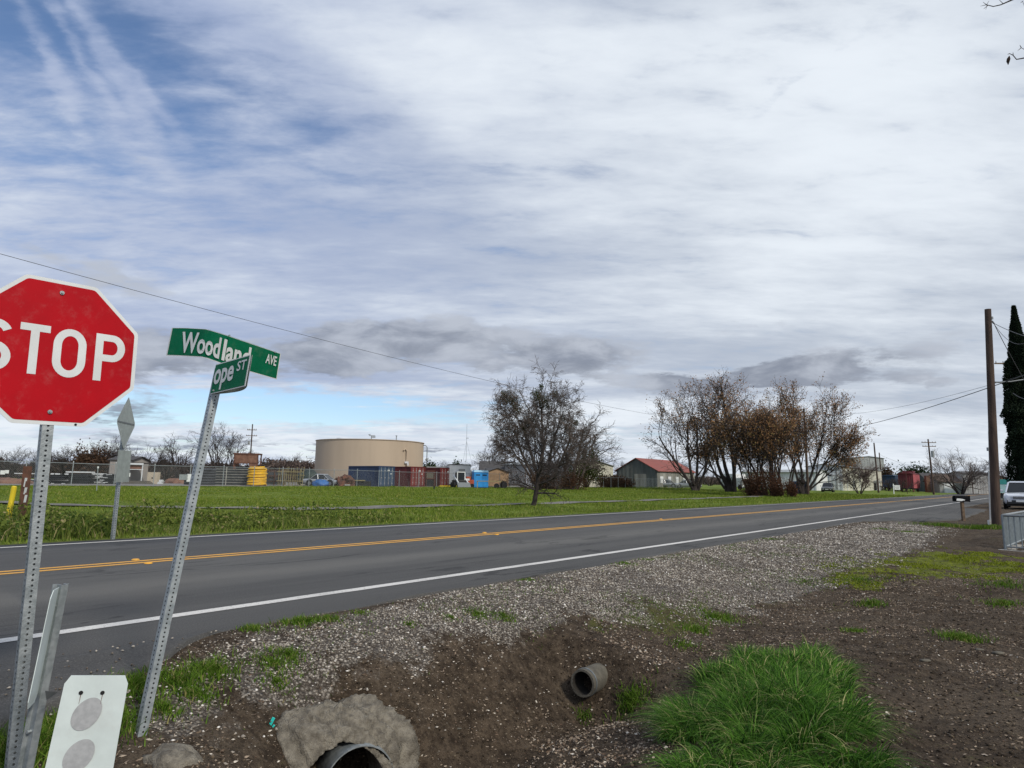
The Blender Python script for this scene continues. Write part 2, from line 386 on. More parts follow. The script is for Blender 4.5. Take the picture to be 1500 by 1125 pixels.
# ------------------------------------------------------------------ terrain
def sst(x, a, b):
    t = np.clip((np.asarray(x, float)-a)/(b-a), 0, 1); return t*t*(3-2*t)
def Hsd(s, d):
    s = np.asarray(s, float); d = np.asarray(d, float)
    near = 1-sst(s, 9, 17)
    z = -0.30*(1-sst(d, 3.2, 5.4))*near - 0.02*(1-sst(d, 5.2, 5.6))*(1-near)
    # the ditch between the two pipes
    along = sst(s, 1.7, 2.9)*(1-sst(s, 5.42, 6.05))
    z = z - 0.62*np.exp(-((d-3.5)/(.60+.6*sst(3.5-d, 0, 1)))**2)*along
    z = z - 0.16*np.exp(-((d-3.1)/1.0)**2)*sst(s, 5, 6.5)*(1-sst(s, 8, 14))
    z = z - 0.12*np.exp(-((d-2.2)/1.2)**2)*sst(s, 24, 27)*(1-sst(s, 29, 31))*.6
    z = z - .42*np.exp(-((s-3.08)/.34)**2-((d-3.98)/.38)**2)
    # low lumps in the bare ground
    nn = (smoothnoise(s, d, 1.7, 3)-.5)*.06 + (smoothnoise(s, d, 5, 4)-.5)*.03 + (smoothnoise(s, d, 14, 5)-.5)*.014
    z = z + nn*(1-sst(d, 4.9, 5.5))
    # far side
    far = sst(d, 15.0, 16.0)
    z = z - .03*sst(d, 5.5, 5.7)*(1-sst(d, 14.9, 15.1))
    z = z - .18*np.exp(-((d-17.6)/1.3)**2)*(1-sst(s, 18, 40))
    z = z + .35*sst(d, 25, 60) + .50*sst(d, 17, 40)*sst(s, 85, 150)
    z = z + far*((smoothnoise(s, d, .35, 6)-.5)*.10 + (smoothnoise(s, d, 1.3, 7)-.5)*.05)
    return z
def H(x, y):
    s, d = SD(x, y); return float(Hsd(s, d))
def gp(px, Y, dz=0):            # ground point in the direction of a column of the photograph at distance Y
    p = at(px, 706, Y); return Vector((p.x, p.y, H(p.x, p.y)+dz))
def gd(px, d, dz=0):            # ground point in that direction on the line d metres across the road
    r = ray(px, 706); k = d/(-UY*r.x + UX*r.y); x, y = r.x*k, r.y*k
    return Vector((x, y, H(x, y)+dz))
def Gt(px, py):                 # where a pixel's ray meets the terrain
    z = 0.
    for _ in range(12):
        p = G(px, py, z); z = .5*z + .5*H(p.x, p.y)
    return Vector((p.x, p.y, H(p.x, p.y)))
def inpoly(x, y, P):
    r = np.zeros(np.shape(x), bool); j = len(P)-1
    for i in range(len(P)):
        xi, yi = P[i]; xj, yj = P[j]
        c = ((yi > y) != (yj > y)) & (x < (xj-xi)*(y-yi)/(yj-yi+1e-12)+xi); r ^= c; j = i
    return r
def pxpoly(L): return [SD(*Gt(*p).xy) for p in L]
P_GRAV = pxpoly([(215,1000),(300,962),(400,920),(600,880),(800,842),(1000,806),(1200,776),(1330,762),(1375,775),(1350,800),(1300,820),(1240,845),(1150,880),(1040,900),(950,905),(850,900),(760,925),(680,950),(600,985),(540,1020),(430,1030),(380,1060),(250,1090),(205,1060)])
P_MOSS = pxpoly([(1200,826),(1300,812),(1400,806),(1495,822),(1495,840),(1420,840),(1330,842),(1290,858),(1230,850)])
P_THIN = pxpoly([(860,885),(960,872),(1060,885),(1110,915),(1000,935),(900,920)])
def soft_in(s, d, P, j=.12, seed=11):
    s2 = s+(smoothnoise(s, d, 2.5, seed)-.5)*j*6+(smoothnoise(s, d, 9, seed+1)-.5)*j*2
    d2 = d+(smoothnoise(s, d, 2.5, seed+2)-.5)*j*3+(smoothnoise(s, d, 9, seed+3)-.5)*j*1.5
    acc = 0
    for a, b in ((0,0),(j,0),(-j,0),(0,j),(0,-j)): acc = acc + inpoly(s2+a, d2+b, P)
    return acc/5.0
def axis(breaks):
    out = []
    for a, b, st in breaks: out.append(np.arange(a, b, st))
    return np.concatenate(out + [np.array([breaks[-1][1]])])
sa = axis([(-2500,-300,200),(-300,-60,15),(-60,-8,1.5),(-8,0,.2),(0,9,.045),(9,14,.09),(14,24,.2),(24,60,.6),(60,220,2.5),(220,600,20),(600,3500,150)])
da = axis([(-2500,-300,200),(-300,-60,15),(-60,-5,1.5),(-5,.0,.12),(0,5.8,.045),(5.8,14.8,1.0),(14.8,26,.3),(26,80,1.5),(80,260,8),(260,600,30),(600,3500,150)])
S, D = np.meshgrid(sa, da, indexing='ij')
Z = Hsd(S, D)
fx, fy = UX*S-UY*D, UY*S+UX*D
V = np.stack([fx, fy, Z], -1).reshape(-1, 3)
ns, nd_ = len(sa), len(da); I = np.arange(ns*nd_).reshape(ns, nd_)
F = np.stack([I[:-1,:-1], I[1:,:-1], I[1:,1:], I[:-1,1:]], -1).reshape(-1, 4)
gravel = (soft_in(S, D, P_GRAV, .10)+soft_in(S, D, P_GRAV, .30, 15)+soft_in(S, D, P_GRAV, .55, 17))/3; moss = soft_in(S, D, P_MOSS, .35, 31); thin = soft_in(S, D, P_THIN, .2, 41)*.6
grassm = sst(D, 14.95, 15.2)
grassn = sst(smoothnoise(S, D, .8, 51)*.6+smoothnoise(S, D, 3, 52)*.4, .60, .75)*(D < 5)*.35*(1-sst(D, 4.4, 5.3)*.5)
gm = bpy.data.materials.new('ground_soil_gravel_grass'); gm.use_nodes = True; t = gm.node_tree; b = t.nodes['Principled BSDF']
tcn = nd(t, 'ShaderNodeNewGeometry'); P = tcn.outputs['Position']
def attr(t, n): return N(t, nd(t, 'ShaderNodeAttribute', attribute_name=n).outputs['Fac'])
big = noise(t, P, .9, 6, .6); med = noise(t, P, 7, 7, .65); tiny = noise(t, P, 60, 6, .7)
dirt = mixc(t, med.ss(.3, .7), (.042,.030,.020), (.120,.090,.062))
dirt = mixc(t, big.ss(.45, .65), dirt, mixc(t, .5, dirt, (.150,.118,.085)))
dirt = mixc(t, tiny.ss(.58, .70)*.75, dirt, (.19,.155,.12))
dirt = mixc(t, tiny.ss(.44, .30)*.8, dirt, (.014,.010,.007))  # noise lows darkened: shade in the soil's cavities, put into the colour
clod = noise(t, P, 22, 7, .75); dirt = mixc(t, clod.ss(.55, .40)*.55, dirt, (.016,.011,.008))  # the same painted shade at clod size
def voro(t, vec, sc, out):
    n = nd(t, 'ShaderNodeTexVoronoi'); t.links.new(vec, n.inputs['Vector']); n.inputs['Scale'].default_value = sc
    return n.outputs[out]
vc = nd(t, 'ShaderNodeSeparateColor'); t.links.new(voro(t, P, 42, 'Color'), vc.inputs[0]); vv = N(t, vc.outputs[0])
vdist = N(t, voro(t, P, 42, 'Distance'))
gcol = mixc(t, vv.ss(.1, .95), (.12,.10,.083), (.56,.51,.44))
gcol = mixc(t, vdist.ss(.35, .6)*.8, gcol, (.045,.036,.030))
gcol = mixc(t, big.ss(.42, .62)*.6, gcol, (.11,.095,.082))
gr = attr(t, 'gravel'); gmask = (gr + (med-.5)*1.3 + (big-.5)*.8).ss(.30, .72)
colr = mixc(t, gmask, dirt, gcol)
mossc = mixc(t, med.ss(.35, .65), (.075,.085,.020), (.16,.185,.020))
mmask = (attr(t, 'moss')*.85 + (med-.5)*1.5 + (big-.5)*1.2).ss(.38, .72)
colr = mixc(t, mmask, colr, mossc)
tmask = (attr(t, 'thin') + (med-.5)*1.2 + (tiny-.5)*.8).ss(.35, .75)
colr = mixc(t, tmask*.7, colr, (.085,.095,.018))
gmid = noise(t, P, .16, 6, .6); g3 = noise(t, P, 2.2, 7, .7)
fcol = mixc(t, gmid.ss(.35, .65), (.080,.125,.018), (.155,.205,.032))
fcol = mixc(t, g3.ss(.45, .75)*.6, fcol, (.19,.23,.05))
fcol = mixc(t, g3.ss(.42, .25)*.6, fcol, (.025,.06,.012))
colr = mixc(t, attr(t, 'grassm'), colr, fcol)
t.links.new(colr, b.inputs['Base Color']); b.inputs['Roughness'].default_value = .95; b.inputs['Specular IOR Level'].default_value = .15
bn = nd(t, 'ShaderNodeBump'); bn.inputs['Strength'].default_value = .9; bn.inputs['Distance'].default_value = .045
hgt = tiny*.5 + med*.8 + clod*.8 + vdist*gmask*-0.9
t.links.new(hgt.k, bn.inputs['Height']); t.links.new(bn.outputs[0], b.inputs['Normal'])
o = np_mesh('ground', V, F, gm, smooth=True, attr={'gravel':('POINT',gravel.ravel()),'moss':('POINT',moss.ravel()),'thin':('POINT',np.maximum(thin,grassn).ravel()),'grassm':('POINT',grassm.ravel())})
tag(o, kind='structure')

# ------------------------------------------------------------------ road
rm = bpy.data.materials.new('asphalt'); rm.use_nodes = True; t = rm.node_tree; b = t.nodes['Principled BSDF']
P = nd(t, 'ShaderNodeNewGeometry').outputs['Position']
sepp = nd(t, 'ShaderNodeSeparateXYZ'); t.links.new(P, sepp.inputs[0]); px_, py_ = N(t, sepp.outputs[0]), N(t, sepp.outputs[1])
dd = px_*(-UY) + py_*UX; s_ = px_*UX + py_*UY
rc = comb(t, s_*.05, dd, 0.0); rc2 = comb(t, s_*.35, dd*1.0, 0.0)
n1 = noise(t, rc, 1.6, 6, .6); n2 = noise(t, P, 190, 4, .7); n3 = noise(t, rc2, 1.2, 7, .65)
ac = mixc(t, n1.ss(.35, .65), (.060,.059,.057), (.082,.080,.076))
wob = dd + (n3-.5)*1.1 + (noise(t, comb(t, s_*.012, 0.0, 0.0), 3, 2)-.5)*.8
def band(c, wd): return (((wob-c)*(1/wd))**2.0*-1.0).exp()
q = (wob-8.45)/.50; ba = ((q*q)*-1.0).exp(); q2 = (wob-10.1)/.35; bb = ((q2*q2)*-1.0).exp()
ac = mixc(t, ba*.75, ac, (.135,.130,.118)); ac = mixc(t, bb*.35, ac, (.115,.112,.105))
ac = mixc(t, dd.ss(6.3, 5.6)*.25, ac, (.040,.038,.036))
ac = mixc(t, dd.ss(10.9, 11.4)*.3, ac, (.060,.060,.063))
ac = mixc(t, n2.ss(.55, .75)*.5, ac, (.15,.15,.145)); ac = mixc(t, n2.ss(.45, .25)*.5, ac, (.030,.030,.031))
sp = noise(t, P, 3.2, 8, .75).ss(.56, .70); ac = mixc(t, sp*.22, ac, (.035,.034,.033))
pt = noise(t, comb(t, s_*.10, dd*.5, 3.0), 1.0, 5, .6).ss(.50, .60); ac = mixc(t, pt*.42, ac, (.115,.112,.104))
n5 = noise(t, P, 75, 6, .8); ac = mixc(t, n5.ss(.52, .66)*.60, ac, (.19,.185,.175)); ac = mixc(t, n5.ss(.47, .35)*.65, ac, (.022,.022,.022))
cv = nd(t, 'ShaderNodeTexVoronoi', feature='DISTANCE_TO_EDGE'); t.links.new(comb(t, s_*.16+(n3-.5)*.8, dd*.45+(n1-.5)*1.4, 0.0), cv.inputs['Vector']); cv.inputs['Scale'].default_value = 1.1
crk = N(t, cv.outputs[0])  .ss(.020, .004)*noise(t, rc2, .9, 3).ss(.45, .55); ac = mixc(t, crk*.6, ac, (.016,.016,.016))
t.links.new(ac, b.inputs['Base Color']); b.inputs['Roughness'].default_value = .86; b.inputs['Specular IOR Level'].default_value = .3
bn = nd(t, 'ShaderNodeBump'); bn.inputs['Strength'].default_value = .5; bn.inputs['Distance'].default_value = .006
t.links.new(n2.k, bn.inputs['Height']); t.links.new(bn.outputs[0], b.inputs['Normal'])
# outline of the paved surface in (s, d): widened by the side street on the left, broken edge along the gravel
def redge(s): return 5.62 + (smoothnoise(s, 0*s, .9, 61)-.5)*.16 + (smoothnoise(s, 0*s, 4, 62)-.5)*.10 - .95*sst(-s, -3.3, -1.4) - 6.0*sst(-s, -1.5, 2.5) - 2.6*sst(s, 26, 33)*(1-sst(s, 48, 52)*.6)
ss_ = axis([(-400,-10,20),(-10,0,.25),(0,30,.1),(30,60,.5),(60,400,10),(400,1500,100)])
e0 = redge(ss_); e1 = 14.86 + (smoothnoise(ss_, ss_*0, .8, 63)-.5)*.12 + (smoothnoise(ss_, ss_*0, 5, 64)-.5)*.05
rows = []
zz = lambda s, d: np.where(d < 5.55, np.maximum(Hsd(s, d)+.035, -.02-.12*sst(-d, -5, -2)), 0.0)
fr = np.linspace(0, 1, 14)
VV = []
for f_ in fr:
    d_ = e0+(6.0-e0)*f_ if True else 0
    VV.append(np.stack([UX*ss_-UY*d_, UY*ss_+UX*d_, np.where(d_ < 5.5, zz(ss_, d_), 0.0)], -1))
for d_ in (8.0, 10.8, 13.0): dd_ = ss_*0+d_; VV.append(np.stack([UX*ss_-UY*dd_, UY*ss_+UX*dd_, ss_*0+.0], -1))
VV.append(np.stack([UX*ss_-UY*e1, UY*ss_+UX*e1, ss_*0], -1))
VV.append(np.stack([UX*ss_-UY*(e1+.03), UY*ss_+UX*(e1+.03), ss_*0-.12], -1))
VV.insert(0, np.stack([UX*ss_-UY*(e0-.02), UY*ss_+UX*(e0-.02), VV[0][:,2]-.12], -1))
VV = np.array(VV); m_, n_ = VV.shape[:2]; I = np.arange(m_*n_).reshape(m_, n_)
F = np.stack([I[:-1,:-1], I[:-1,1:], I[1:,1:], I[1:,:-1]], -1).reshape(-1, 4)
tag(np_mesh('road', VV.reshape(-1, 3), F, rm, smooth=False), kind='structure')
def linemat(name, c):
    m = bpy.data.materials.new(name); m.use_nodes = True; t = m.node_tree; b = t.nodes['Principled BSDF']
    P = nd(t, 'ShaderNodeNewGeometry').outputs['Position']
    w_ = noise(t, P, 34, 7, .8).ss(.54, .64)*.75 + noise(t, P, 1.5, 5, .6).ss(.45, .8)*.35
    t.links.new(mixc(t, w_, c, (.10,.098,.095)), b.inputs['Base Color']); b.inputs['Roughness'].default_value = .7
    return m
M['wline'] = linemat('worn_white_paint', (.62,.60,.56)); M['yline'] = linemat('worn_yellow_paint', (.72,.36,.04))
def stripe(name, m, d, wd, z=.004, s0=-60, s1=1400):
    sx = axis([(s0, 0, 4), (0, 30, .25), (30, 120, 2), (120, s1, 40)])
    j = (smoothnoise(sx, sx*0+d, 3, 71)-.5)*.012
    a = np.stack([UX*sx-UY*(d-wd/2+j), UY*sx+UX*(d-wd/2+j), sx*0+z], -1); c = np.stack([UX*sx-UY*(d+wd/2+j), UY*sx+UX*(d+wd/2+j), sx*0+z], -1)
    V = np.concatenate([a, c]); n = len(sx); i = np.arange(n-1)
    return tag(np_mesh(name, V, np.stack([i, i+1, i+n+1, i+n], -1), m), kind='structure')
stripe('road_edge_line', M['wline'], 6.46, .155, s0=1.55)
stripe('road_edge_line', M['wline'], 14.42, .13)
stripe('road_centre_line', M['yline'], 10.66, .12); stripe('road_centre_line', M['yline'], 10.91, .12)
for k, (px, py, side) in enumerate([(205,822,1),(223,827,0),(700,780,1),(722,783,0),(955,760,1)]):
    p = G(px, py); s, d = SD(p.x, p.y); mb = MB(); x, y = XY(s, 11.06 if side else 10.50)
    mb.lathe([(.058,0),(.055,.012),(.035,.02),(0.001,.022)], 10)
    T = thing('road_marker', 'round yellow road marker on the centre line, '+['far side, just left of the leaning post','near side, just left of the leaning post','far side, in the middle of the photo','near side, in the middle of the photo','farthest one, below the barn'][k], 'road marker', (x, y, .003), 0, 'yellow markers along the centre line')
    mb.build('marker_dome', M['yline'], T, smooth=True)
# concrete path across the field
PC = [SD(*Gt(*p).xy) for p in [(0,737.5),(80,740),(150,742),(300,745),(400,746.5),(550,745),(700,741.5),(820,738),(900,735),(960,732.5)]]
PC = [(PC[0][0]-6, PC[0][1]+30)] + PC + [(62, 24), (80, 25.5)]
cl_ = np.cumsum([0]+[math.hypot(PC[i+1][0]-PC[i][0], PC[i+1][1]-PC[i][1]) for i in range(len(PC)-1)])
tt = np.arange(0, cl_[-1], .7); cs = np.interp(tt, cl_, [p[0] for p in PC]); cd = np.interp(tt, cl_, [p[1] for p in PC])
for _ in range(6): cs[1:-1] = (cs[:-2]+cs[1:-1]*2+cs[2:])/4; cd[1:-1] = (cd[:-2]+cd[1:-1]*2+cd[2:])/4
tx = np.gradient(cs); ty = np.gradient(cd); ln = np.hypot(tx, ty); tx /= ln; ty /= ln
hw = .70 + (smoothnoise(tt, tt*0, .5, 82)-.5)*.4
rowsP = []
for o_ in (-1, -.33, .33, 1):
    s_1 = cs - ty*hw*o_; d_1 = cd + tx*hw*o_; rowsP.append(np.stack([UX*s_1-UY*d_1, UY*s_1+UX*d_1, Hsd(s_1, d_1)+.05], -1))
VV = np.array(rowsP); m_, n_ = VV.shape[:2]; I = np.arange(m_*n_).reshape(m_, n_)
tag(np_mesh('path', VV.reshape(-1, 3), np.stack([I[:-1,:-1], I[:-1,1:], I[1:,1:], I[1:,:-1]], -1).reshape(-1, 4), M['path']), kind='structure')
def pathdist(s, d):
    m = np.full(np.shape(s), 1e9)
    for a_, b_ in zip(cs[::2], cd[::2]): m = np.minimum(m, (s-a_)**2+(d-b_)**2)
    return np.sqrt(m)
# yard surface behind the fence
ys = np.linspace(-60, 130, 60); VV = []
for d_ in (61.6, 70, 95, 125): VV.append(np.stack([UX*ys-UY*d_, UY*ys+UX*d_, Hsd(ys, ys*0+d_)+.04], -1))
VV = np.array(VV); I = np.arange(4*60).reshape(4, 60)
M['yard'] = mat('yard_gravel_surface', (.24,.225,.20), .95, 0, .2, .5)
tag(np_mesh('yard_surface', VV.reshape(-1, 3), np.stack([I[:-1,:-1], I[:-1,1:], I[1:,1:], I[1:,:-1]], -1).reshape(-1, 4), M['yard']), kind='structure')
# ------------------------------------------------------------------ grass and stones
def blades(name, x, y, z, hgt, wid, lean, nseg, m, rs, leandir=None, parent=None, kind='stuff', droop=.5):
    n = len(x); wid = np.broadcast_to(wid, (n,)); th = rs.uniform(0, 2*pi, n); ph = rs.uniform(0, 2*pi, n) if leandir is None else leandir
    base = np.stack([x, y, z], -1); side = np.stack([np.cos(th), np.sin(th), th*0], -1)
    ld = np.stack([np.cos(ph), np.sin(ph), ph*0], -1); ln = lean*rs.uniform(.3, 1.3, n)
    rows = []
    for k in range(nseg+1):
        t_ = k/nseg
        c = base + ld*(ln*hgt*t_**1.8)[:,None]; c[:,2] += hgt*(t_ - droop*np.minimum(ln,1.2)*t_**2.5*.6)
        wk = wid*(1-t_)**.7*.5
        if k < nseg: rows += [c-side*wk[:,None], c+side*wk[:,None]]
        else: rows += [c]
    V = np.stack(rows, 1); nv = V.shape[1]; o = (np.arange(n)*nv)[:,None]
    fs = []
    for k in range(nseg-1):
        fs += [np.concatenate([o+2*k, o+2*k+1, o+2*k+3], 1), np.concatenate([o+2*k, o+2*k+3, o+2*k+2], 1)]
    k = 2*(nseg-1); fs.append(np.concatenate([o+k, o+k+1, o+k+2], 1))
    F = np.concatenate(fs); nf = 2*(nseg-1)+1
    r = rs.uniform(0, 1, n)
    ob = np_mesh(name, V.reshape(-1, 3), F, m, parent=parent, attr={'rnd': ('POINT', np.repeat(r, nv))})
    return ob
def scatter_sd(rs, n, s0, s1, d0, d1, dens=None):
    s = rs.uniform(s0, s1, n); d = rs.uniform(d0, d1, n)
    if dens is not None: k = rs.uniform(0, 1, n) < dens(s, d); s, d = s[k], d[k]
    return s, d
def xyz(s, d): return UX*s-UY*d, UY*s+UX*d, Hsd(s, d)
rs = np.random.RandomState(5)
# short field grass, thinning with distance
def fd(s, d):
    x, y = UX*s-UY*d, UY*s+UX*d
    vis = (y > 8) & (np.abs(x) < y*.86+2)
    return vis*np.clip((26/np.maximum(y, 8))**1.5, 0, 1)*np.clip((pathdist(s, d)-.72)*3, 0, 1)
s, d = scatter_sd(rs, 900000, -10, 110, 15.1, 62, fd)
x, y, z = xyz(s, d); hh = (.025+.10*rs.uniform(0, 1, len(s))*sst(smoothnoise(s, d, .35, 91)*.6+smoothnoise(s, d, 1.4, 191)*.4, .25, .8))*(1+y/60)
tag(blades('field_grass', x, y, z-.01, hh, .018*(1+y/22), .5, 1, M['field'], rs), kind='stuff', label='short bright green grass covering the open field', cat_='grass')
# tall weeds along the far side of the road
def wd_(s, d): return np.clip(smoothnoise(s, d, .55, 92)*1.5-.15, .1, 1)*(1-sst(s, 7, 17)*.88)*np.clip(1-abs(d-17.6)/3.6, 0, 1)**.5
s, d = scatter_sd(rs, 120000, -16, 34, 15.05, 21.5, wd_)
x, y, z = xyz(s, d)
hh = (.20+.78*smoothnoise(s, d, .6, 93)**1.2*rs.uniform(.4, 1.1, len(s)))*(1-.66*sst(s, 7, 18))*np.clip((d-14.8)/1.0, .3, 1)*.86
tag(blades('verge_weeds', x, y, z, hh, .022, .6, 2, M['weed'], rs), kind='stuff', label='knee-high green weeds along the far edge of the road', cat_='weeds')
# leafy docks and mustard among the weeds: broad leaf flecks
def leafcloud(name, P, size, m, rs, parent=None, flat=0.0, elong=1.6, kind=None):
    n = len(P); a = rs.normal(0, 1, (n, 3)); a[:,2] *= (1-flat); a /= np.linalg.norm(a, axis=1)[:,None]+1e-9
    b_ = rs.normal(0, 1, (n, 3)); b_ -= a*np.sum(a*b_, 1)[:,None]; b_ /= np.linalg.norm(b_, axis=1)[:,None]+1e-9
    sz = np.broadcast_to(size, (n,))*rs.uniform(.6, 1.3, n)
    A = a*(sz*elong*.5)[:,None]; B = b_*(sz*.5)[:,None]
    V = np.stack([P-A, P+B*.9, P+A, P-B*.9], 1); o = (np.arange(n)*4)[:,None]
    F = np.concatenate([o, o+1, o+2, o+3], 1)
    return np_mesh(name, V.reshape(-1, 3), F, m, parent=parent, attr={'rnd': ('POINT', np.repeat(rs.uniform(0, 1, n), 4))})
s, d = scatter_sd(rs, 90000, -16, 24, 15.6, 20.5, lambda s, d: (smoothnoise(s, d, .7, 94) > .45)*(1-sst(s, 8, 16)))
x, y, z = xyz(s, d); zz_ = z + rs.uniform(.03, .55, len(s))*smoothnoise(s, d, .6, 93)*1.3
tag(leafcloud('broadleaf_weeds', np.stack([x, y, zz_], -1), .06, M['weed'], rs), kind='stuff', label='broad leaved weeds mixed through the far roadside verge', cat_='weeds')
# sparse tufts on the near side (pixel position, radius m, height m, count)
TUF = [(1410,938,.22,.10,700),(1275,885,.20,.07,500),(1050,905,.28,.07,700),(1020,925,.16,.08,400),(925,1028,.15,.10,500),(855,1052,.09,.07,160),(700,900,.20,.05,350),(740,905,.15,.05,260),
       (440,912,.20,.07,600),(480,908,.14,.06,300),(370,922,.12,.06,300),(530,898,.12,.04,160),(400,972,.20,.06,500),(425,960,.12,.06,300),(260,1000,.22,.09,800),(310,985,.20,.09,700),(405,1000,.12,.05,260),(290,1020,.14,.07,400),(240,1040,.14,.07,300),
       (1385,770,.9,.14,900),(1470,885,.25,.08,350),(1470,857,.5,.07,500),(1250,925,.16,.05,260),(1435,775,.55,.18,800),(1455,774,.4,.16,500),(40,1100,.22,.14,1800),(85,1070,.16,.10,900),(150,1065,.2,.12,900),(195,1010,.16,.10,600),
       (1000,945,.2,.05,300),(1260,850,.5,.05,700),(1180,852,.45,.04,350),(1330,780,.5,.06,350),(1290,775,.35,.06,250),(660,905,.1,.04,140),(600,915,.1,.04,120),(770,850,.2,.04,180),(915,826,.25,.05,250),(945,820,.2,.04,180),(1130,790,.3,.05,160)]
xs, ys_, hs = [], [], []
for px, py, r_, h_, n_ in TUF:
    c = Gt(px, py); a = rs.uniform(0, 2*pi, n_); q_ = np.abs(rs.normal(0, .55, n_))*r_
    xs.append(c.x+np.cos(a)*q_*1.2); ys_.append(c.y+np.sin(a)*q_); hs.append(h_*rs.uniform(.4, 1.2, n_))
x = np.concatenate(xs); y = np.concatenate(ys_); hh = np.concatenate(hs); s, d = SD(x, y)
tag(blades('grass_tufts', x, y, Hsd(s, d)-.005, hh, .006*(1+y/10), .8, 2, M['grass'], rs), kind='stuff', label='small green tufts of grass dotted over the gravel and dirt', cat_='grass')
# sprouting over the green patches and gravel
s, d = scatter_sd(rs, 160000, 7, 26, 0, 5.4, lambda s, d: soft_in(s, d, P_MOSS, .35, 31)*(.12+.88*(smoothnoise(s, d, 2.4, 96) > .48)))
x, y, z = xyz(s, d)
tag(blades('yellow_ground_cover', x, y, z-.004, .015+.03*rs.uniform(0, 1, len(s)), .012*(1+y/14), .7, 1, M['moss'], rs), kind='stuff', label='bright yellow-green low plants covering a patch of the roadside', cat_='ground cover')
s, d = scatter_sd(rs, 90000, 1.2, 16, .8, 5.5, lambda s, d: np.maximum(soft_in(s, d, P_THIN, .2, 41)*.55, ((smoothnoise(s, d, 1.6, 97) > .62)*.32 + .02)*(soft_in(s, d, P_GRAV, .1) > 0)))
x, y, z = xyz(s, d)
tag(blades('sparse_grass', x, y, z-.004, .012+.035*rs.uniform(0, 1, len(s)), .005*(1+y/8), .8, 1, M['grass'], rs), kind='stuff', label='thin grass sprouting through the gravel shoulder', cat_='grass')
# the big clump bottom right
CL = pxpoly([(985,1050),(1030,995),(1085,970),(1140,960),(1200,965),(1240,985),(1260,1020),(1245,1055),(1255,1095),(1275,1140),(1270,1190),(1100,1210),(1000,1190),(975,1125)])
cs0 = np.array(CL); s, d = scatter_sd(rs, 60000, cs0[:,0].min(), cs0[:,0].max(), cs0[:,1].min(), cs0[:,1].max(), lambda s, d: soft_in(s, d, CL, .05, 99)*(.45+.55*smoothnoise(s, d, 6, 98)))
k = rs.permutation(len(s))[:235]; s, d = s[k], d[k]; tx_, ty_, _ = xyz(s, d); cc = np.array([tx_.mean(), ty_.mean()])
nb_ = rs.randint(50, 170, len(tx_)); ti = np.repeat(np.arange(len(tx_)), nb_); tr = rs.uniform(0, 1, len(ti))**.7*.085; ta = rs.uniform(0, 2*pi, len(ti))
x = tx_[ti]+np.cos(ta)*tr; y = ty_[ti]+np.sin(ta)*tr; ss2, dd2 = SD(x, y); z = Hsd(ss2, dd2)
out = np.arctan2(ty_-cc[1], tx_-cc[0])[ti]; rr_ = (np.hypot(tx_-cc[0], ty_-cc[1])/.9)[ti]; tl = rs.uniform(0, 2*pi, len(tx_))[ti]
vx = np.cos(ta)*.9+np.cos(tl)*.7+np.cos(out)*rr_*.9; vy = np.sin(ta)*.9+np.sin(tl)*.7+np.sin(out)*rr_*.9
ang = np.arctan2(vy, vx)+rs.normal(0, .35, len(x)); th_h = rs.uniform(.55, 1.25, len(tx_))[ti]
hh = (.13+.21*rs.uniform(0, 1, len(x))**.8)*th_h*(1.08-.35*np.clip(rr_, 0, 1)**2); hh = np.where(rs.uniform(0, 1, len(x)) < .03, hh*1.35, hh)
T = thing('grass_clump', 'large lush clump of tall green grass on the bare ground in the foreground', 'grass', Gt(1120, 1040))
blades('grass_blades', x, y, z-.01, hh,   .0055+.0065*rs.uniform(0, 1, len(x)), 1.15, 5, M['clump'], rs, leandir=ang, parent=T, droop=1.0)['kind'] = 'stuff'
# stones: individual in the foreground
def stones(name, s, d, size, m, rs, sink=.25):
    n = len(s); x, y, z = xyz(s, d)
    dirs = np.array([(1,0,0),(-1,0,0),(0,1,0),(0,-1,0),(0,0,1),(0,0,-1),(.6,.6,.5),(-.6,-.6,.5)], float)
    tri = np.array([(4,0,6),(4,6,2),(0,2,6),(4,2,1),(4,1,7),(4,7,3),(1,3,7),(4,3,0),(5,2,0),(5,1,2),(5,3,1),(5,0,3)])
    V = dirs[None]*rs.uniform(.55, 1.1, (n, 8, 1))*size[:,None,None]*np.stack([rs.uniform(.8,1.3,n), rs.uniform(.7,1.1,n), rs.uniform(.45,.8,n)], -1)[:,None,:]
    a = rs.uniform(0, 2*pi, n); c_, s1 = np.cos(a)[:,None], np.sin(a)[:,None]
    X = V[:,:,0]*c_-V[:,:,1]*s1; Y = V[:,:,0]*s1+V[:,:,1]*c_
    V = np.stack([X+x[:,None], Y+y[:,None], V[:,:,2]+(z+size*sink)[:,None]], -1)
    F = (np.arange(n)*8)[:,None,None]+tri[None]
    return np_mesh(name, V.reshape(-1, 3), F.reshape(-1, 3), m, attr={'rnd': ('POINT', np.repeat(rs.uniform(0, 1, n)**1.7, 8))})
def gdens(s, d): return ((soft_in(s, d, P_GRAV, .10)+soft_in(s, d, P_GRAV, .30, 15)+soft_in(s, d, P_GRAV, .55, 17))/3)**1.4*(.25+.75*sst(smoothnoise(s, d, 2.2, 111)*.6+smoothnoise(s, d, 6, 114)*.4, .3, .6))*np.clip(7/np.maximum(UY*s+UX*d, 4), .25, 1)
s, d = scatter_sd(rs, 420000, .5, 27, 2.0, 5.9, gdens)
sz = (.0045+.014*rs.uniform(0, 1, len(s))**2.6)*(1+np.maximum(UY*s+UX*d-6, 0)*.05)
tag(stones('gravel', s, d, sz, M['stone'], rs), kind='stuff', label='pale crushed gravel spread along the road shoulder', cat_='gravel')
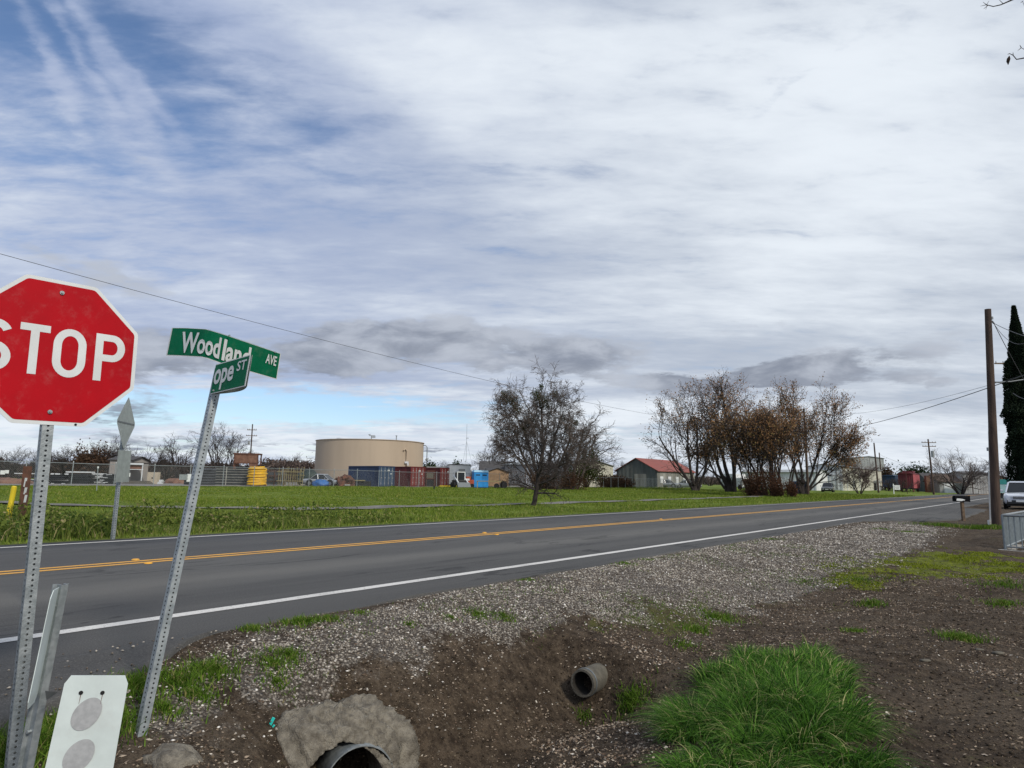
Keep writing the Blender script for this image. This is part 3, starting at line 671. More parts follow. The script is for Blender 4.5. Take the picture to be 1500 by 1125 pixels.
s, d = scatter_sd(rs, 26000, .4, 16, -.6, 5.6, lambda s, d: (1-soft_in(s, d, P_GRAV, .3)*.7)*(.25+.75*smoothnoise(s, d, 1.4, 112)))
sz = .003+.011*rs.uniform(0, 1, len(s))**4
o = tag(stones('loose_pebbles', s, d, sz, M['straw'], rs), kind='stuff', label='scattered small pebbles over the brown dirt', cat_='pebbles')
s, d = scatter_sd(rs, 110000, .4, 14, -.6, 5.2, lambda s, d: (.15+.85*(smoothnoise(s, d, 1.8, 113) > .45))*(1-soft_in(s, d, P_GRAV, .1)*.8))
x, y, z = xyz(s, d)
tag(leafcloud('dry_litter', np.stack([x, y, z+.006], -1), .0035+.010*rs.uniform(0, 1, len(x))**2, M['straw'], rs, flat=.85, elong=2.6), kind='stuff', label='dry leaf and straw litter over the brown dirt', cat_='litter')
s, d = scatter_sd(rs, 3000, 0.8, 2.8, 3.6, 5.6, lambda s, d: np.clip(.8-abs(d-4.9), 0, .6))
tag(stones('shoulder_pebbles', s, d, .004+.012*rs.uniform(0, 1, len(s))**3, M['stone'], rs, sink=3.2), kind='stuff', label='scattered pale stones on the dark shoulder by the side street', cat_='pebbles')
s, d = scatter_sd(rs, 80000, .4, 13, -.6, 5.3, lambda s, d: (1-soft_in(s, d, P_GRAV, .2)*.9)*(.25+.75*(smoothnoise(s, d, 1.1, 115)))*np.clip(6/np.maximum(UY*s+UX*d, 3), .3, 1))
s_, d_ = s, d
lc = pxpoly([(800,1080),(690,1120),(840,1010),(880,985),(960,960),(1000,985),(930,1020),(900,1080),(860,1125)])
ls, ld = scatter_sd(np.random.RandomState(44), 16000, 3.5, 6.6, 1.6, 4.4, lambda a, b: np.clip(soft_in(a, b, lc, .22, 141)*.55+.05, 0, 1)*(.2+.8*(smoothnoise(a, b, 4, 142) > .45)))
lx, ly, lz = xyz(ls, ld)
tag(leafcloud('leaf_litter', np.stack([lx, ly, lz+.008], -1), .016, M['straw'], np.random.RandomState(45), flat=.7, elong=1.7), kind='stuff', label='pale dead leaves gathered in the bottom of the ditch around the small pipe', cat_='litter')
s, d = s_, d_
M['clod'] = blade_mat('soil_clods', (.024,.018,.012), (.115,.088,.060), (.22,.18,.13), 0)
tag(stones('soil_clods', s, d, .004+.016*rs.uniform(0, 1, len(s))**3, M['clod'], rs, sink=.1), kind='stuff', label='crumbly brown soil clods over the bare ground', cat_='soil')
# larger rocks by the foot of the posts
rk = [(440,1018,.03),(520,1003,.03)]

# ------------------------------------------------------------------ perforated posts, signs
def frame(zdir, face):
    z = Vector(zdir).normalized(); f = Vector(face); f = (f - z*f.dot(z)).normalized(); x = f.cross(z).normalized()*-1
    return Matrix((x, f, z)).transposed()      # columns: along the face, face normal, up
def perf_post(mb, inner, p0, p1, w_, face, pitch=.0254, r=.0058):
    p0 = Vector(p0); p1 = Vector(p1); L = (p1-p0).length; B = frame(p1-p0, face); n = int(L/pitch)
    hw = w_/2; octs = [(cos(pi/8+i*pi/4), sin(pi/8+i*pi/4)) for i in range(8)]
    for fi in range(4):
        Rz = Matrix.Rotation(fi*pi/2, 3, 'Z')
        def P(a, z, o=hw): return tuple(p0 + B @ (Rz @ Vector((a, o, 0)) + Vector((0, 0, z))))
        for k in range(n):
            z0 = k*pitch; zc = z0+pitch/2; q = w_*.26
            i0 = len(mb.v); h2 = pitch/2
            ring = [(q, h2*.5), (q*.5, h2), (-q*.5, h2), (-q, h2*.5), (-q, -h2*.5), (-q*.5, -h2), (q*.5, -h2), (q, -h2*.5)]
            ring = [(q if a > 0 else -q, b) if abs(b) < h2 else (a, b) for a, b in ring]
            for a, b in ring: mb.v.append(P(a, zc+b))
            for a, b in octs: mb.v.append(P(a*r, zc+b*r))
            for i in range(8): j = (i+1) % 8; mb.f.append((i0+i, i0+j, i0+8+j, i0+8+i))
            for sx in (1, -1):
                for sz in (1, -1):
                    mb.v.append(P(q*sx, zc+h2*sz)); mb.v.append(P(q*.5*sx, zc+h2*sz)); mb.v.append(P(q*sx, zc+h2*.5*sz)); m_ = len(mb.v); mb.f.append((m_-3, m_-2, m_-1))
        mb.quad(P(-hw, 0), P(-w_*.26, 0), P(-w_*.26, n*pitch), P(-hw, n*pitch)); mb.quad(P(w_*.26, 0), P(hw, 0), P(hw, n*pitch), P(w_*.26, n*pitch))
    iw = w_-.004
    inner.box(p0+(B @ Vector((0, 0, n*pitch/2))), (iw, iw, n*pitch-.002), B)  # dark box filling the hollow tube, stands in for the shade behind the holes
    return B

# --- stop sign (pose measured from its outline)
SC = CM @ Vector((-2.367, .168, -3.366)) + Vector((0, 0, CAMH))
SX = (CM @ Vector((.661, -.111, -.742))).normalized(); SY = (CM @ Vector((.084, -.994, .074))).normalized()*-1
SY = Vector(SY); SY = (SY - SX*SY.dot(SX)).normalized()
SN = SX.cross(SY)                                     # towards the viewer
if SN.dot(-ray(80, 500)) < 0: SN = -SN
# SY must point up
if SY.z < 0: SY = -SY
def sp(u, v, o=0): return SC + SX*u + SY*v + SN*o
L0 = sp(0, 0).z
base_len = 2.15; pb = sp(0, -base_len, -.028); pb_top = sp(0, .36, -.028)
T = thing('stop_sign', 'red octagonal stop sign on a perforated galvanized post beside the road', 'stop sign', (pb.x, pb.y, H(pb.x, pb.y)))
mb = MB(); inn = MB(); perf_post(mb, inn, pb, pb_top, .05, SN)
po = mb.build('post', M['galv'], T, world=True); inn.build('post_inner_shade', M['dark'], po, world=False)
c_ = po.children if False else None
def oct_pts(a, ch=0.0):
    t_ = a*math.tan(pi/8); base = [(-t_,a),(t_,a),(a,t_),(a,-t_),(t_,-a),(-t_,-a),(-a,-t_),(-a,t_)]
    if not ch: return base
    out = []
    for i, p in enumerate(base):
        p = Vector(p); pr = Vector(base[i-1]); nx = Vector(base[(i+1) % 8])
        for t2 in (0, .33, .66, 1): 
            a_ = p+(pr-p).normalized()*ch; b_ = p+(nx-p).normalized()*ch; q_ = a_*(1-t2)**2+p*2*t2*(1-t2)+b_*t2**2; out.append(tuple(q_))
    return out
mb = MB(); mb.prism([sp(u, v, 0) for u, v in oct_pts(.381, .014)], SN*-.003); pl = mb.build('sign_plate', M['white_sign'], T, world=True)
mb = MB(); mb.poly([sp(u, v, .0012) for u, v in oct_pts(.362, .012)]); rf = mb.build('sign_face', M['red_sign'], T, world=True)
def stroke(mb, pts, wd, f, closed=False):
    pts = [Vector(p) for p in pts]; n = len(pts); Lp, Rp = [], []
    for i in range(n):
        if closed: a, b = pts[i]-pts[i-1], pts[(i+1) % n]-pts[i]
        else: a = pts[i]-pts[max(i-1,0)] if i else pts[1]-pts[0]; b = pts[min(i+1,n-1)]-pts[i] if i < n-1 else a
        a = a.normalized(); b = b.normalized(); tt_ = (a+b).normalized(); nn = Vector((-tt_.y, tt_.x)); k = 1/max(.4, tt_.dot(a))
        Lp.append(pts[i]+nn*wd/2*k); Rp.append(pts[i]-nn*wd/2*k)
    for i in range(n if closed else n-1):
        j = (i+1) % n; mb.quad(f(*Lp[i]), f(*Rp[i]), f(*Rp[j]), f(*Lp[j]))
def arc(cx, cy, rx, ry, a0, a1, n=14): return [(cx+rx*cos(R(a0+(a1-a0)*i/n)), cy+ry*sin(R(a0+(a1-a0)*i/n))) for i in range(n+1)]
lh = .258; lw = .037; hh_ = lh/2; f_ = lambda u, v: sp(u, v, .0024)
def letterS(x0, x1):
    cx = (x0+x1)/2; rx = (x1-x0)/2-lw/2; ry = (lh-lw)/4
    return arc(cx, ry, rx, ry, 25, 90, 5)+arc(cx, ry, rx, ry, 90, 180, 8)[1:]+arc(cx, ry, rx, ry, 180, 262, 6)[1:]+arc(cx, -ry, rx, ry, 80, 0, 6)[1:]+arc(cx, -ry, rx, ry, 0, -180, 14)[1:]+arc(cx, -ry, rx, ry, -180, -208, 4)[1:]
mb = MB(); stroke(mb, letterS(-.325, -.187), lw, f_); mb.build('letter', M['white_sign'], T, world=True)
mb = MB(); stroke(mb, [(-.160, hh_-lw/2), (-.032, hh_-lw/2)], lw, f_); stroke(mb, [(-.096, hh_-lw), (-.096, -hh_)], lw, f_); mb.build('letter', M['white_sign'], T, world=True)
rx = .149/2-lw/2; yy = hh_-.088
O = arc(.060, yy, rx, .088-lw/2, 0, 180, 16)+arc(.060, -yy, rx, .088-lw/2, 180, 360, 16)
mb = MB(); stroke(mb, O, lw, f_, True); mb.build('letter', M['white_sign'], T, world=True)
pr = .038; mb = MB(); stroke(mb, [(.194, -hh_), (.194, hh_)], lw, f_)
stroke(mb, [(.2125, hh_-lw/2), (.240, hh_-lw/2)]+arc(.256, hh_-lw/2-.056, .045, .056, 88, -88, 16)+[(.240, hh_-lw/2-.112), (.2125, hh_-lw/2-.112)], lw, f_); mb.build('letter', M['white_sign'], T, world=True)
for v in (.315, -.315):
    mb = MB(); c = sp(0, v, 0); mb.tube(c, c+SN*.007, .012, .011, 8); mb.tube(c+SN*.007, c+SN*.013, .006, .006, 6); mb.build('bolt', M['galv'], T, world=True)
mb = MB(); c = sp(.118, -.372, 0); mb.tube(c, c+SN*.004, .006, .006, 8); mb.build('rivet', M['dark'], T, world=True)

# --- street name signs on a leaning post
def fontmesh(txt, bold=.02):
    cu = bpy.data.curves.new('lettering', 'FONT'); cu.body = txt; cu.offset = bold; cu.resolution_u = 3; cu.size = 1
    o = bpy.data.objects.new('lettering', cu); col.objects.link(o); dg = bpy.context.evaluated_depsgraph_get(); dg.update()
    me = o.evaluated_get(dg).to_mesh(); V = [(v.co.x, v.co.y) for v in me.vertices]; Fc = [tuple(p.vertices) for p in me.polygons]
    o.evaluated_get(dg).to_mesh_clear(); bpy.data.objects.remove(o); bpy.data.curves.remove(cu); return V, Fc
def put_text(name, txt, m, T, fn, u0, u1, v0, v1, bold=.02, ref=None):
    """fit text into the box u0..u1, v0..v1 ; fn(u, v) gives the 3D point"""
    V, Fc = fontmesh(txt, bold); xs = [p[0] for p in V]; ys = [p[1] for p in V]
    if ref: Vr, _ = fontmesh(ref, bold); ys = [p[1] for p in Vr]
    a0, a1, b0, b1 = min(xs), max(xs), min(ys), max(ys)
    mb = MB(); mb.v = [tuple(fn(u0+(x-a0)/(a1-a0)*(u1-u0), v0+(y-b0)/(b1-b0)*(v1-v0))) for x, y in V]; mb.f = Fc
    return mb.build(name, m, T, world=True)
pbase = cat(205, 1080, 3.72); ptop = cat(324, 532, 4.60)
zg = H(pbase.x, pbase.y); pd0 = (ptop-pbase).normalized(); pbot = pbase - pd0*((pbase.z-zg+.05)/pd0.z)
T = thing('street_name_sign', 'leaning perforated post with two bent green street name signs', 'street sign', (pbot.x, pbot.y, zg))
rn = Vector((UY, -UX, 0))      # facing this side of the road
mb = MB(); inn = MB(); B = perf_post(mb, inn, pbot, ptop - pd0*.04, .050, rn); mb.build('post', M['galv'], T, world=True); inn.build('post_inner_shade', M['dark'], T, world=True)
def plate(T, cols, mface, thick, name, rim=.006):
    """cols: list of (u, top point, bottom point); bent plate with white border"""
    n = (cols[-1][1]-cols[0][1]).cross(cols[0][2]-cols[0][1]).normalized()
    if n.dot(Vector((0, 0, CAMH))-cols[0][1]) < 0: n = -n
    us = [c[0] for c in cols]
    def fn(u, v, o=0.0):
        u = min(max(u, us[0]), us[-1]); i = max(k for k in range(len(us)-1) if us[k] <= u+1e-9); t_ = (u-us[i])/(us[i+1]-us[i])
        tp = cols[i][1].lerp(cols[i+1][1], t_); bt = cols[i][2].lerp(cols[i+1][2], t_)
        return bt.lerp(tp, v) + n*o
    return fn, n, us
# Woodland: front plate, bent near its left third
Wc = [(0, cat(251.5,480,4.62), cat(243,521,4.62)), (.10, cat(272,480.2,4.58), cat(265,521.8,4.58)), (.25, cat(301,481.8,4.50), cat(295,523.5,4.50)), (.30, cat(310,484.2,4.49), cat(304,525.5,4.49)), (.42, cat(333,491.3,4.50), cat(326,533.5,4.50)), (1.0, cat(411.5,518,4.90), cat(405.5,556,4.90))]
fnW, nW, usW = plate(T, Wc, None, .002, 'x')
def strip(T, fn, us, m, o, name, v0=0., v1=1., u0=0., u1=1., thick=0):
    mb = MB(); uu = sorted(set([u0, u1]+[u for u in us if u0 < u < u1]+[u0+(u1-u0)*i/30 for i in range(31)])); vvv = [v0+(v1-v0)*i/5 for i in range(6)]
    for a, b in zip(uu[:-1], uu[1:]):
        for c, d in zip(vvv[:-1], vvv[1:]): mb.quad(fn(a, c, o), fn(b, c, o), fn(b, d, o), fn(a, d, o))
    return mb.build(name, m, T, world=True)
def solidplate(T, fn, us, m, name, o0, o1):
    mb = MB(); us = sorted(set(list(us)+[us[0]+(us[-1]-us[0])*i/30 for i in range(31)]))
    for a, b in zip(us[:-1], us[1:]):
        for k in range(5): mb.quad(fn(a,k/5,o1), fn(b,k/5,o1), fn(b,k/5+.2,o1), fn(a,k/5+.2,o1))
        mb.quad(fn(b,0,o0), fn(a,0,o0), fn(a,1,o0), fn(b,1,o0))
        mb.quad(fn(a,0,o0), fn(b,0,o0), fn(b,0,o1), fn(a,0,o1)); mb.quad(fn(a,1,o1), fn(b,1,o1), fn(b,1,o0), fn(a,1,o0))
    for u in (us[0], us[-1]): mb.quad(fn(u,0,o0), fn(u,0,o1), fn(u,1,o1), fn(u,1,o0))
    return mb.build(name, m, T, world=True)
pW = solidplate(T, fnW, usW, M['white_sign'], 'name_plate', -.003, 0); pW['label'] = 'green plate reading Woodland AVE, bent at its left third'
strip(T, fnW, usW, M['green_sign'], .001, 'plate_face', .035, .985, .008, .992)
f1 = lambda u, v: fnW(u, v, .0080)
# letters follow the bend
put_text('lettering', 'Wood', M['white_sign'], T, f1, .085, .385, .12, .86, .028, ref='Woodl')
put_text('lettering', 'land', M['white_sign'], T, f1, .405, .68, .12, .86, .028, ref='land')
put_text('lettering', 'AVE', M['white_sign'], T, f1, .845, .965, .48, .84, .018)
# back plate of the pair, bulging round the post
fnB = lambda u, v, o=0.: fnW(u, v, o - .055*math.sin(pi*min(max(u, 0), 1))**.7 - .006)
us2 = [0, .1, .2, .3, .42, .55, .7, .85, 1.0]
b_ = solidplate(T, lambda u, v, o=0.: fnB(u, v, o), us2, M['green_sign'], 'name_plate', -.003, 0); b_['label'] = 'hidden back plate of the Woodland AVE pair'
# Pope: only its right half faces us, the left end is folded behind the post
Pc = [(0, cat(322,533,4.95), cat(314,575,4.95)), (.34, cat(316.5,533.8,4.46), cat(308.2,577.5,4.46)), (1.0, cat(367,519.3,4.22), cat(359,565.5,4.22))]
fnP, nP, usP = plate(T, Pc[1:], None, .002, 'x')
fullP = lambda u, v, o=0.: (Pc[0][2].lerp(Pc[0][1], v)).lerp(Pc[1][2].lerp(Pc[1][1], v), u/.34)+nP*o if u < .34 else fnP(u, v, o)
pP = solidplate(T, fullP, [0, .34, 1.0], M['white_sign'], 'name_plate', -.003, 0); pP['label'] = 'smaller green plate reading Pope ST, folded behind the post'
strip(T, fnP, usP, M['green_sign'], .001, 'plate_face', .03, .97, .34, .985)
strip(T, fullP, [0, .34], M['green_sign'], .001, 'plate_face', .03, .97, .01, .335)
f2 = lambda u, v: fullP(u, v, .0035)
put_text('lettering', 'P', M['white_sign'], T, lambda u, v: fullP(u, v, .002), .20, .31, .34, .80, .030)
put_text('lettering', 'ope', M['white_sign'], T, f2, .36, .74, .08, .80, .026)
put_text('lettering', 'ST', M['white_sign'], T, f2, .79, .96, .56, .88, .016)
fnPB = lambda u, v, o=0.: fnP(u, v, o-.012-.065*math.sin(pi*(u-.34)/.66))
solidplate(T, fnPB, [.34, .5, .65, .8, .9, 1.0], M['sign_back'], 'name_plate', -.003, 0)
for px, py, Zc in ((335.5,491.5,4.49),(402,516,4.85),(312,572,4.36)):
    mb = MB(); c = cat(px, py, Zc); mb.tube(c, c+rn*.010, .006, .006, 7); mb.build('bolt', M['galv'], T, world=True)

# --- U-channel post with a marker plate seen edge on
def uchannel(mb, p0, p1, face, wdt=.078, dep=.038, th=.004):
    B = frame(Vector(p1)-Vector(p0), face); L = (Vector(p1)-Vector(p0)).length
    prof = [(-wdt/2,-dep/2),(-wdt/2+.018,-dep/2),(-wdt/4+.004,dep/2),(wdt/4-.004,dep/2),(wdt/2-.018,-dep/2),(wdt/2,-dep/2)]
    for (a, b), (c, d) in zip(prof[:-1], prof[1:]):
        m_ = Vector(p0)+B @ Vector(((a+c)/2, (b+d)/2, L/2)); e = Vector((c-a, d-b, 0)); ln = e.length
        rot = B @ Matrix.Rotation(math.atan2(e.y, e.x), 3, 'Z'); mb.box(m_, (ln+th*.6, th, L), rot)
    return B
p1 = cat(92, 856, 2.85); p0 = cat(40, 1125, 2.72); dirn = (p1-p0).normalized(); zg = -.45; p00 = p0 - dirn*((p0.z-H(p0.x, p0.y)+.1)/dirn.z)
T = thing('marker_post', 'short leaning steel channel post with a narrow white plate seen edge on', 'marker post', (p00.x, p00.y, H(p00.x, p00.y)))
mb = MB(); uchannel(mb, p00, p1, Vector((.75, -.45, 0)), .062, .034); mb.build('post', M['galv'], T, world=True)
a = cat(80, 860, 2.76); bq = cat(41, 1042, 2.66); ax_ = (bq-a).normalized(); vd_ = (cat(60, 950, 2.8)-Vector((0,0,CAMH))).normalized(); wv = (vd_*.985+vd_.cross(Vector((0,0,1))).normalized()*.17)
wv = (wv-ax_*wv.dot(ax_)).normalized(); q0 = cat(75.5, 866, 2.72); q1 = cat(38, 1041, 2.62)
mb = MB(); nn = (q1-q0).cross(wv).normalized()
L_ = (q1-q0).length; dq = (q1-q0)/L_; wdp = .15
pts = [q0+dq*.03, q0+wv*.03, q0+wv*(wdp-.02), q0+wv*wdp+dq*.03, q1+wv*wdp-dq*.03, q1+wv*(wdp-.03), q1+wv*.02, q1-dq*.03]
mb.prism(pts, nn*.003); mb.build('marker_plate', M['plate_white'], T, world=True)
mb = MB(); c = cat(78, 1022, 2.8); mb.poly([cat(66,1012,2.62), cat(85,1014,2.72), cat(68,1026,2.66)]); mb.poly([cat(66,1012.5,2.66), cat(68,1026,2.70), cat(85,1014,2.76)]); mb.build('bent_bracket', M['galvd'], T, world=True)
for k_ in (.12, .8):
    mb = MB(); c = p1.lerp(p0, k_); mb.tube(c, c+Vector((-.4,-.8,0)).normalized()*.03, .007, .007, 6); mb.build('bolt', M['galv'], T, world=True)

# --- white culvert marker with grey discs
def mk(px, py): return cat(px, py, 1.72+(py-990)*-.0002 + (px-130)*.0006)
TL, TR, BR, BL = mk(97,989.5), mk(189.5,989.5), mk(156,1182), mk(53,1182)
def fm(u, v, o=0.): 
    p = TL.lerp(TR, u).lerp(BL.lerp(BR, u), v); return p + nM*o
nM = (TR-TL).cross(BL-TL).normalized()
if nM.dot(Vector((0,0,CAMH))-TL) < 0: nM = -nM
bs = fm(.5, 1); T = thing('culvert_marker', 'leaning white marker plate with two grey reflector discs in the lower left corner', 'marker sign', (bs.x, bs.y, H(bs.x, bs.y)))
mb = MB(); mb.prism([fm(u, v) for u, v in ((.075,0),(.93,0),(1.0,.065),(1.0,.97),(.94,1),(.06,1),(0,.94),(0,.065))], nM*-.0025); mb.build('marker_plate', M['plate_white'], T, world=True)
for (u, v, w2, h2) in ((.44,.30,.215,.128),(.45,.62,.215,.128)):
    mb = MB(); mb.poly([fm(u+cos(a)*w2+0.10*sin(a)*-.6, v+sin(a)*h2, .0009) for a in [2*pi*i/40 for i in range(40)]]); mb.build('reflector', M['reflector'], T, world=True)
for u in (.285, .62):
    mb = MB(); c = fm(u, .135, 0); mb.poly([c+nM*.0012+(TR-TL).normalized()*cos(a)*.0052+(BL-TL).normalized()*sin(a)*.0052 for a in [2*pi*i/16 for i in range(16)]]); mb.build('bolt_hole', M['dark'], T, world=True)
    mb = MB(); c2_ = fm(u+.004, .185, .001); e = (TR-TL).normalized()*.0009; g = (BL-TL).normalized()*.012; mb.quad(c2_-e-g, c2_+e-g, c2_+e*.3+g, c2_-e*.3+g); mb.build('rust_streak', M['rustpanel'], T, world=True)
mb = MB(); k0 = fm(.5, .2, -.03); k1 = fm(.5, 1, -.03); dk = (k1-k0).normalized(); k2 = k1+dk*((H(k1.x, k1.y)-.15-k1.z)/dk.z); uchannel(mb, k2, k0, nM*-1, .06, .03); mb.build('post', M['galvd'], T, world=True)

# --- warning sign across the road, seen from behind
b0 = Gt(165, 790); Y0 = b0.y
T = thing('warning_sign', 'grey back of a diamond sign and smaller plate on a post across the road', 'road sign', b0)
t0 = at(186, 583, Y0+.15); mb = MB(); inn = MB(); fcv = (Vector((0,0,0))-Vector((b0.x, b0.y, 0))).normalized(); fcv = Matrix.Rotation(R(38), 3, 'Z') @ fcv
b1 = b0-Vector((0,0,.1)); top_ = at(186, 586, Y0+.12); perf_post(mb, inn, b1, b1.lerp(top_, .97), .06, fcv, .05, .009); mb.build('post', M['galv'], T, world=True); inn.build('post_inner_shade', M['dark'], T, world=True)
pn = Vector((UX, UY, 0)); Bf = frame(top_-b1, pn); cpt = at(185, 619.5, Y0); rz = .53
side = (Matrix.Rotation(R(-1), 3, 'Z') @ Vector((-pn.y, pn.x, 0)))
vw = (cpt-Vector((0,0,CAMH))).normalized(); sd_ = vw.cross(Vector((0,0,1))).normalized()
ang_s = R(72); side = (sd_*cos(ang_s) + Vector((vw.x, vw.y, 0)).normalized()*sin(ang_s)).normalized()
upv = (top_-b1).normalized()
mb = MB(); c = cpt+Vector((vw.x, vw.y, 0))*.045
P4 = [(0,.56),(.04,.53),(.53,.04),(.53,-.04),(.04,-.53),(-.04,-.53),(-.53,-.04),(-.53,.04),(-.04,.53)]
mb.prism([c+side*a+upv*b for a, b in P4], (vw*.004)); mb.build('diamond_plate', M['sign_back'], T, world=True)
mb = MB(); c1_ = c+side*-.0-vw*.006; mb.beam(c1_-side*.5, c1_+side*.5, .012, .03); mb.build('brace', M['galvd'], T, world=True)
c = at(181, 683, Y0+.06); mb = MB(); side2 = (sd_*cos(R(66)) + Vector((vw.x, vw.y, 0)).normalized()*sin(R(66))).normalized()
mb.prism([c+side2*a+upv*b for a, b in ((-.30,.33),(.30,.33),(.30,-.33),(-.30,-.33))], vw*.004); mb.build('lower_plate', M['sign_back'], T, world=True)

# --- yellow bollard and brown marker post at the far left
b0 = Gt(10, 768); t0 = at(21, 713, b0.y); T = thing('bollard', 'yellow steel bollard leaning to the right in the weeds across the road', 'bollard', b0)
mb = MB(); dv = (t0-b0).normalized(); mb.tube(b0-dv*.1, t0, .062, .062, 14); mb.tube(t0, t0+dv*.02, .055, .03, 14); mb.build('pipe', M['yellowpost'], T, world=True)
b0 = Gt(33, 770); T = thing('trail_post', 'dark brown post with white plates on its side beside the yellow bollard', 'post', b0)
t0 = at(37.5, 694, b0.y); mb = MB(); mb.beam(b0, t0, .10, .10); mb.build('post', M['rust'], T, world=True)
for ya, yb in ((700,713),(714,724),(725,736)):
    mb = MB(); mb.beam(at(38.4,ya,b0.y-.05), at(36.0,yb,b0.y-.05), .08, .004); mb.build('white_plate', M['white_sign'], T, world=True)
mb = MB(); b2 = Gt(38, 764); mb.beam(at(41,683,b2.y+1.4), gp(38,b2.y+1.4), .16, .16); o2 = gp(38, b2.y+1.4)
T = thing('rusty_post', 'rusty square steel post just behind the brown post and white plates', 'post', o2); mb.build('post', M['rust'], T, world=True)

# ------------------------------------------------------------------ culvert pipes and broken concrete
def blob(name, m, T, c, rad, seed=1, sub=4, cut=None, amp=.18, rot=None, fine=0):
    bm = bmesh.new(); bmesh.ops.create_icosphere(bm, subdivisions=sub, radius=1)
    for v in bm.verts:
        p = v.co.copy(); k = 1
        for q_, a_ in ((1.3,.6),(3.1,.28),(7.3,.12),(16,.05),(30,.03)):
            k += amp*a_*2*(float(smoothnoise(p.x*1.7+p.z*.9, p.y*1.7-p.z*.7, q_, seed))-.5)
        if fine:
            for q_, a_ in ((22,.5),(45,.35),(90,.25)): k += fine*a_*(float(smoothnoise(p.x*1.3+p.z*.8+9, p.y*1.3-p.z*.9+p.x*.3, q_, seed+5))-.5)
            k -= .05*max(0, 1-abs(p.x*.7+p.z*.35-.12+.12*(float(smoothnoise(p.x, p.z, 6, 3))-.5))*26)
        p = Vector((p.x*rad[0], p.y*rad[1], p.z*rad[2]))*k
        if rot: p = rot @ p
        v.co = p
    me = bpy.data.meshes.new(name); bm.to_mesh(me); bm.free(); me.materials.append(m)
    me.polygons.foreach_set('use_smooth', [True]*len(me.polygons))
    o = bpy.data.objects.new(name, me); col.objects.link(o); o.location = Vector(c)-T.location; o.parent = T
    return o
def pipe(mb_o, mb_i, c, axv, ro, ri, L, n=36, wob=.0):
    axv = Vector(axv).normalized(); q_ = axv.to_track_quat('Z', 'Y').to_matrix()
    def ring(z, r): return [c + axv*z + q_ @ Vector((cos(2*pi*i/n)*r, sin(2*pi*i/n)*r, 0)) for i in range(n)]
    def join(mb, A, Bq):
        k = len(mb.v); mb.v += [tuple(p) for p in A+Bq]
        for i in range(n): mb.f.append((k+i, k+(i+1)%n, k+n+(i+1)%n, k+n+i))
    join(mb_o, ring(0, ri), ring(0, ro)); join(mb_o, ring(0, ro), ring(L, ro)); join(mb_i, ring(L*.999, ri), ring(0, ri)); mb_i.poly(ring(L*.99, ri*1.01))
c = cat(853, 1001, 6.15); axp = Vector((.62, .80, -.06)).normalized()
axp = Vector((.55, .83, -.05)).normalized()
T = thing('culvert_pipe', 'small round concrete culvert pipe poking out of the dirt bank in the ditch', 'pipe', (c.x, c.y, c.z-.15))
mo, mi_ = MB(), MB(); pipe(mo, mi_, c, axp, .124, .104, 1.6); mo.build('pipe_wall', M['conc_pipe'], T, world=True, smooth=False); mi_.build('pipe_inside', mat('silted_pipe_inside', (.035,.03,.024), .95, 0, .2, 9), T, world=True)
mo, mi_ = MB(), MB(); pipe(mo, mi_, c+axp*.045, axp, .129, .123, .02); mo.build('pipe_joint', M['galvd'], T, world=True)
# broken concrete collar with a metal pipe under it
c2p = cat(528, 1150, 4.35); axc = Vector((-.45, .88, 0)).normalized()
T = thing('culvert_headwall', 'broken lump of rough concrete over a metal culvert mouth at the bottom of the photo', 'culvert', (c2p.x, c2p.y, c2p.z-.2))
cc_ = cat(470, 1122, 4.62); hb = blob('concrete_collar', M['concrete'], T, cc_, (.60, .45, .43), 7, 6, amp=.36, fine=.15)
# cut the mouth out of the collar
cut = MB(); q0_ = axc.to_track_quat('Z', 'Y').to_matrix(); cm_ = c2p - axc*.6
cut.tube(c2p-axc*1.2+Vector((-.14,0,-.03)), c2p+axc*.75+Vector((-.14,0,-.03)), .32, .27, 32)
co = cut.build('mouth_cutter', M['dark'], T, world=True)
bo = hb.modifiers.new('mouth', 'BOOLEAN'); bo.operation = 'DIFFERENCE'; bo.object = co; bo.solver = 'EXACT'
dg = bpy.context.evaluated_depsgraph_get(); dg.update(); nm = bpy.data.meshes.new_from_object(hb.evaluated_get(dg)); hb.modifiers.clear(); hb.data = nm
bpy.data.objects.remove(co)
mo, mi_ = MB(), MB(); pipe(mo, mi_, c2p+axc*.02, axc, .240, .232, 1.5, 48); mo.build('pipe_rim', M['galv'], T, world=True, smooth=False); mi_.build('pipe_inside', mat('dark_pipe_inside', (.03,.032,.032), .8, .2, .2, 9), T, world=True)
b0 = cat(240, 1120, 3.3); T = thing('concrete_rubble', 'low lump of broken concrete half buried by the foot of the leaning post', 'rubble', (b0.x, b0.y, H(b0.x, b0.y)))
blob('lump', M['concrete'], T, Gt(243, 1118)+Vector((0, .05, -.03)), (.17, .12, .09), 9, 4, amp=.4)
b0 = Gt(398, 1063); T = MB(); T.box((0,0,0), (.02,.006,.05), Matrix.Rotation(R(25), 3, 'Y')); T.box((.008,.0,-.035), (.012,.006,.03), Matrix.Rotation(R(40), 3, 'Y'))
o = T.build('wrapper', M['litter']); o.location = b0+Vector((0, 0, .028)); tag(o, 'tiny scrap of turquoise litter on the gravel beside the concrete lump', 'litter')
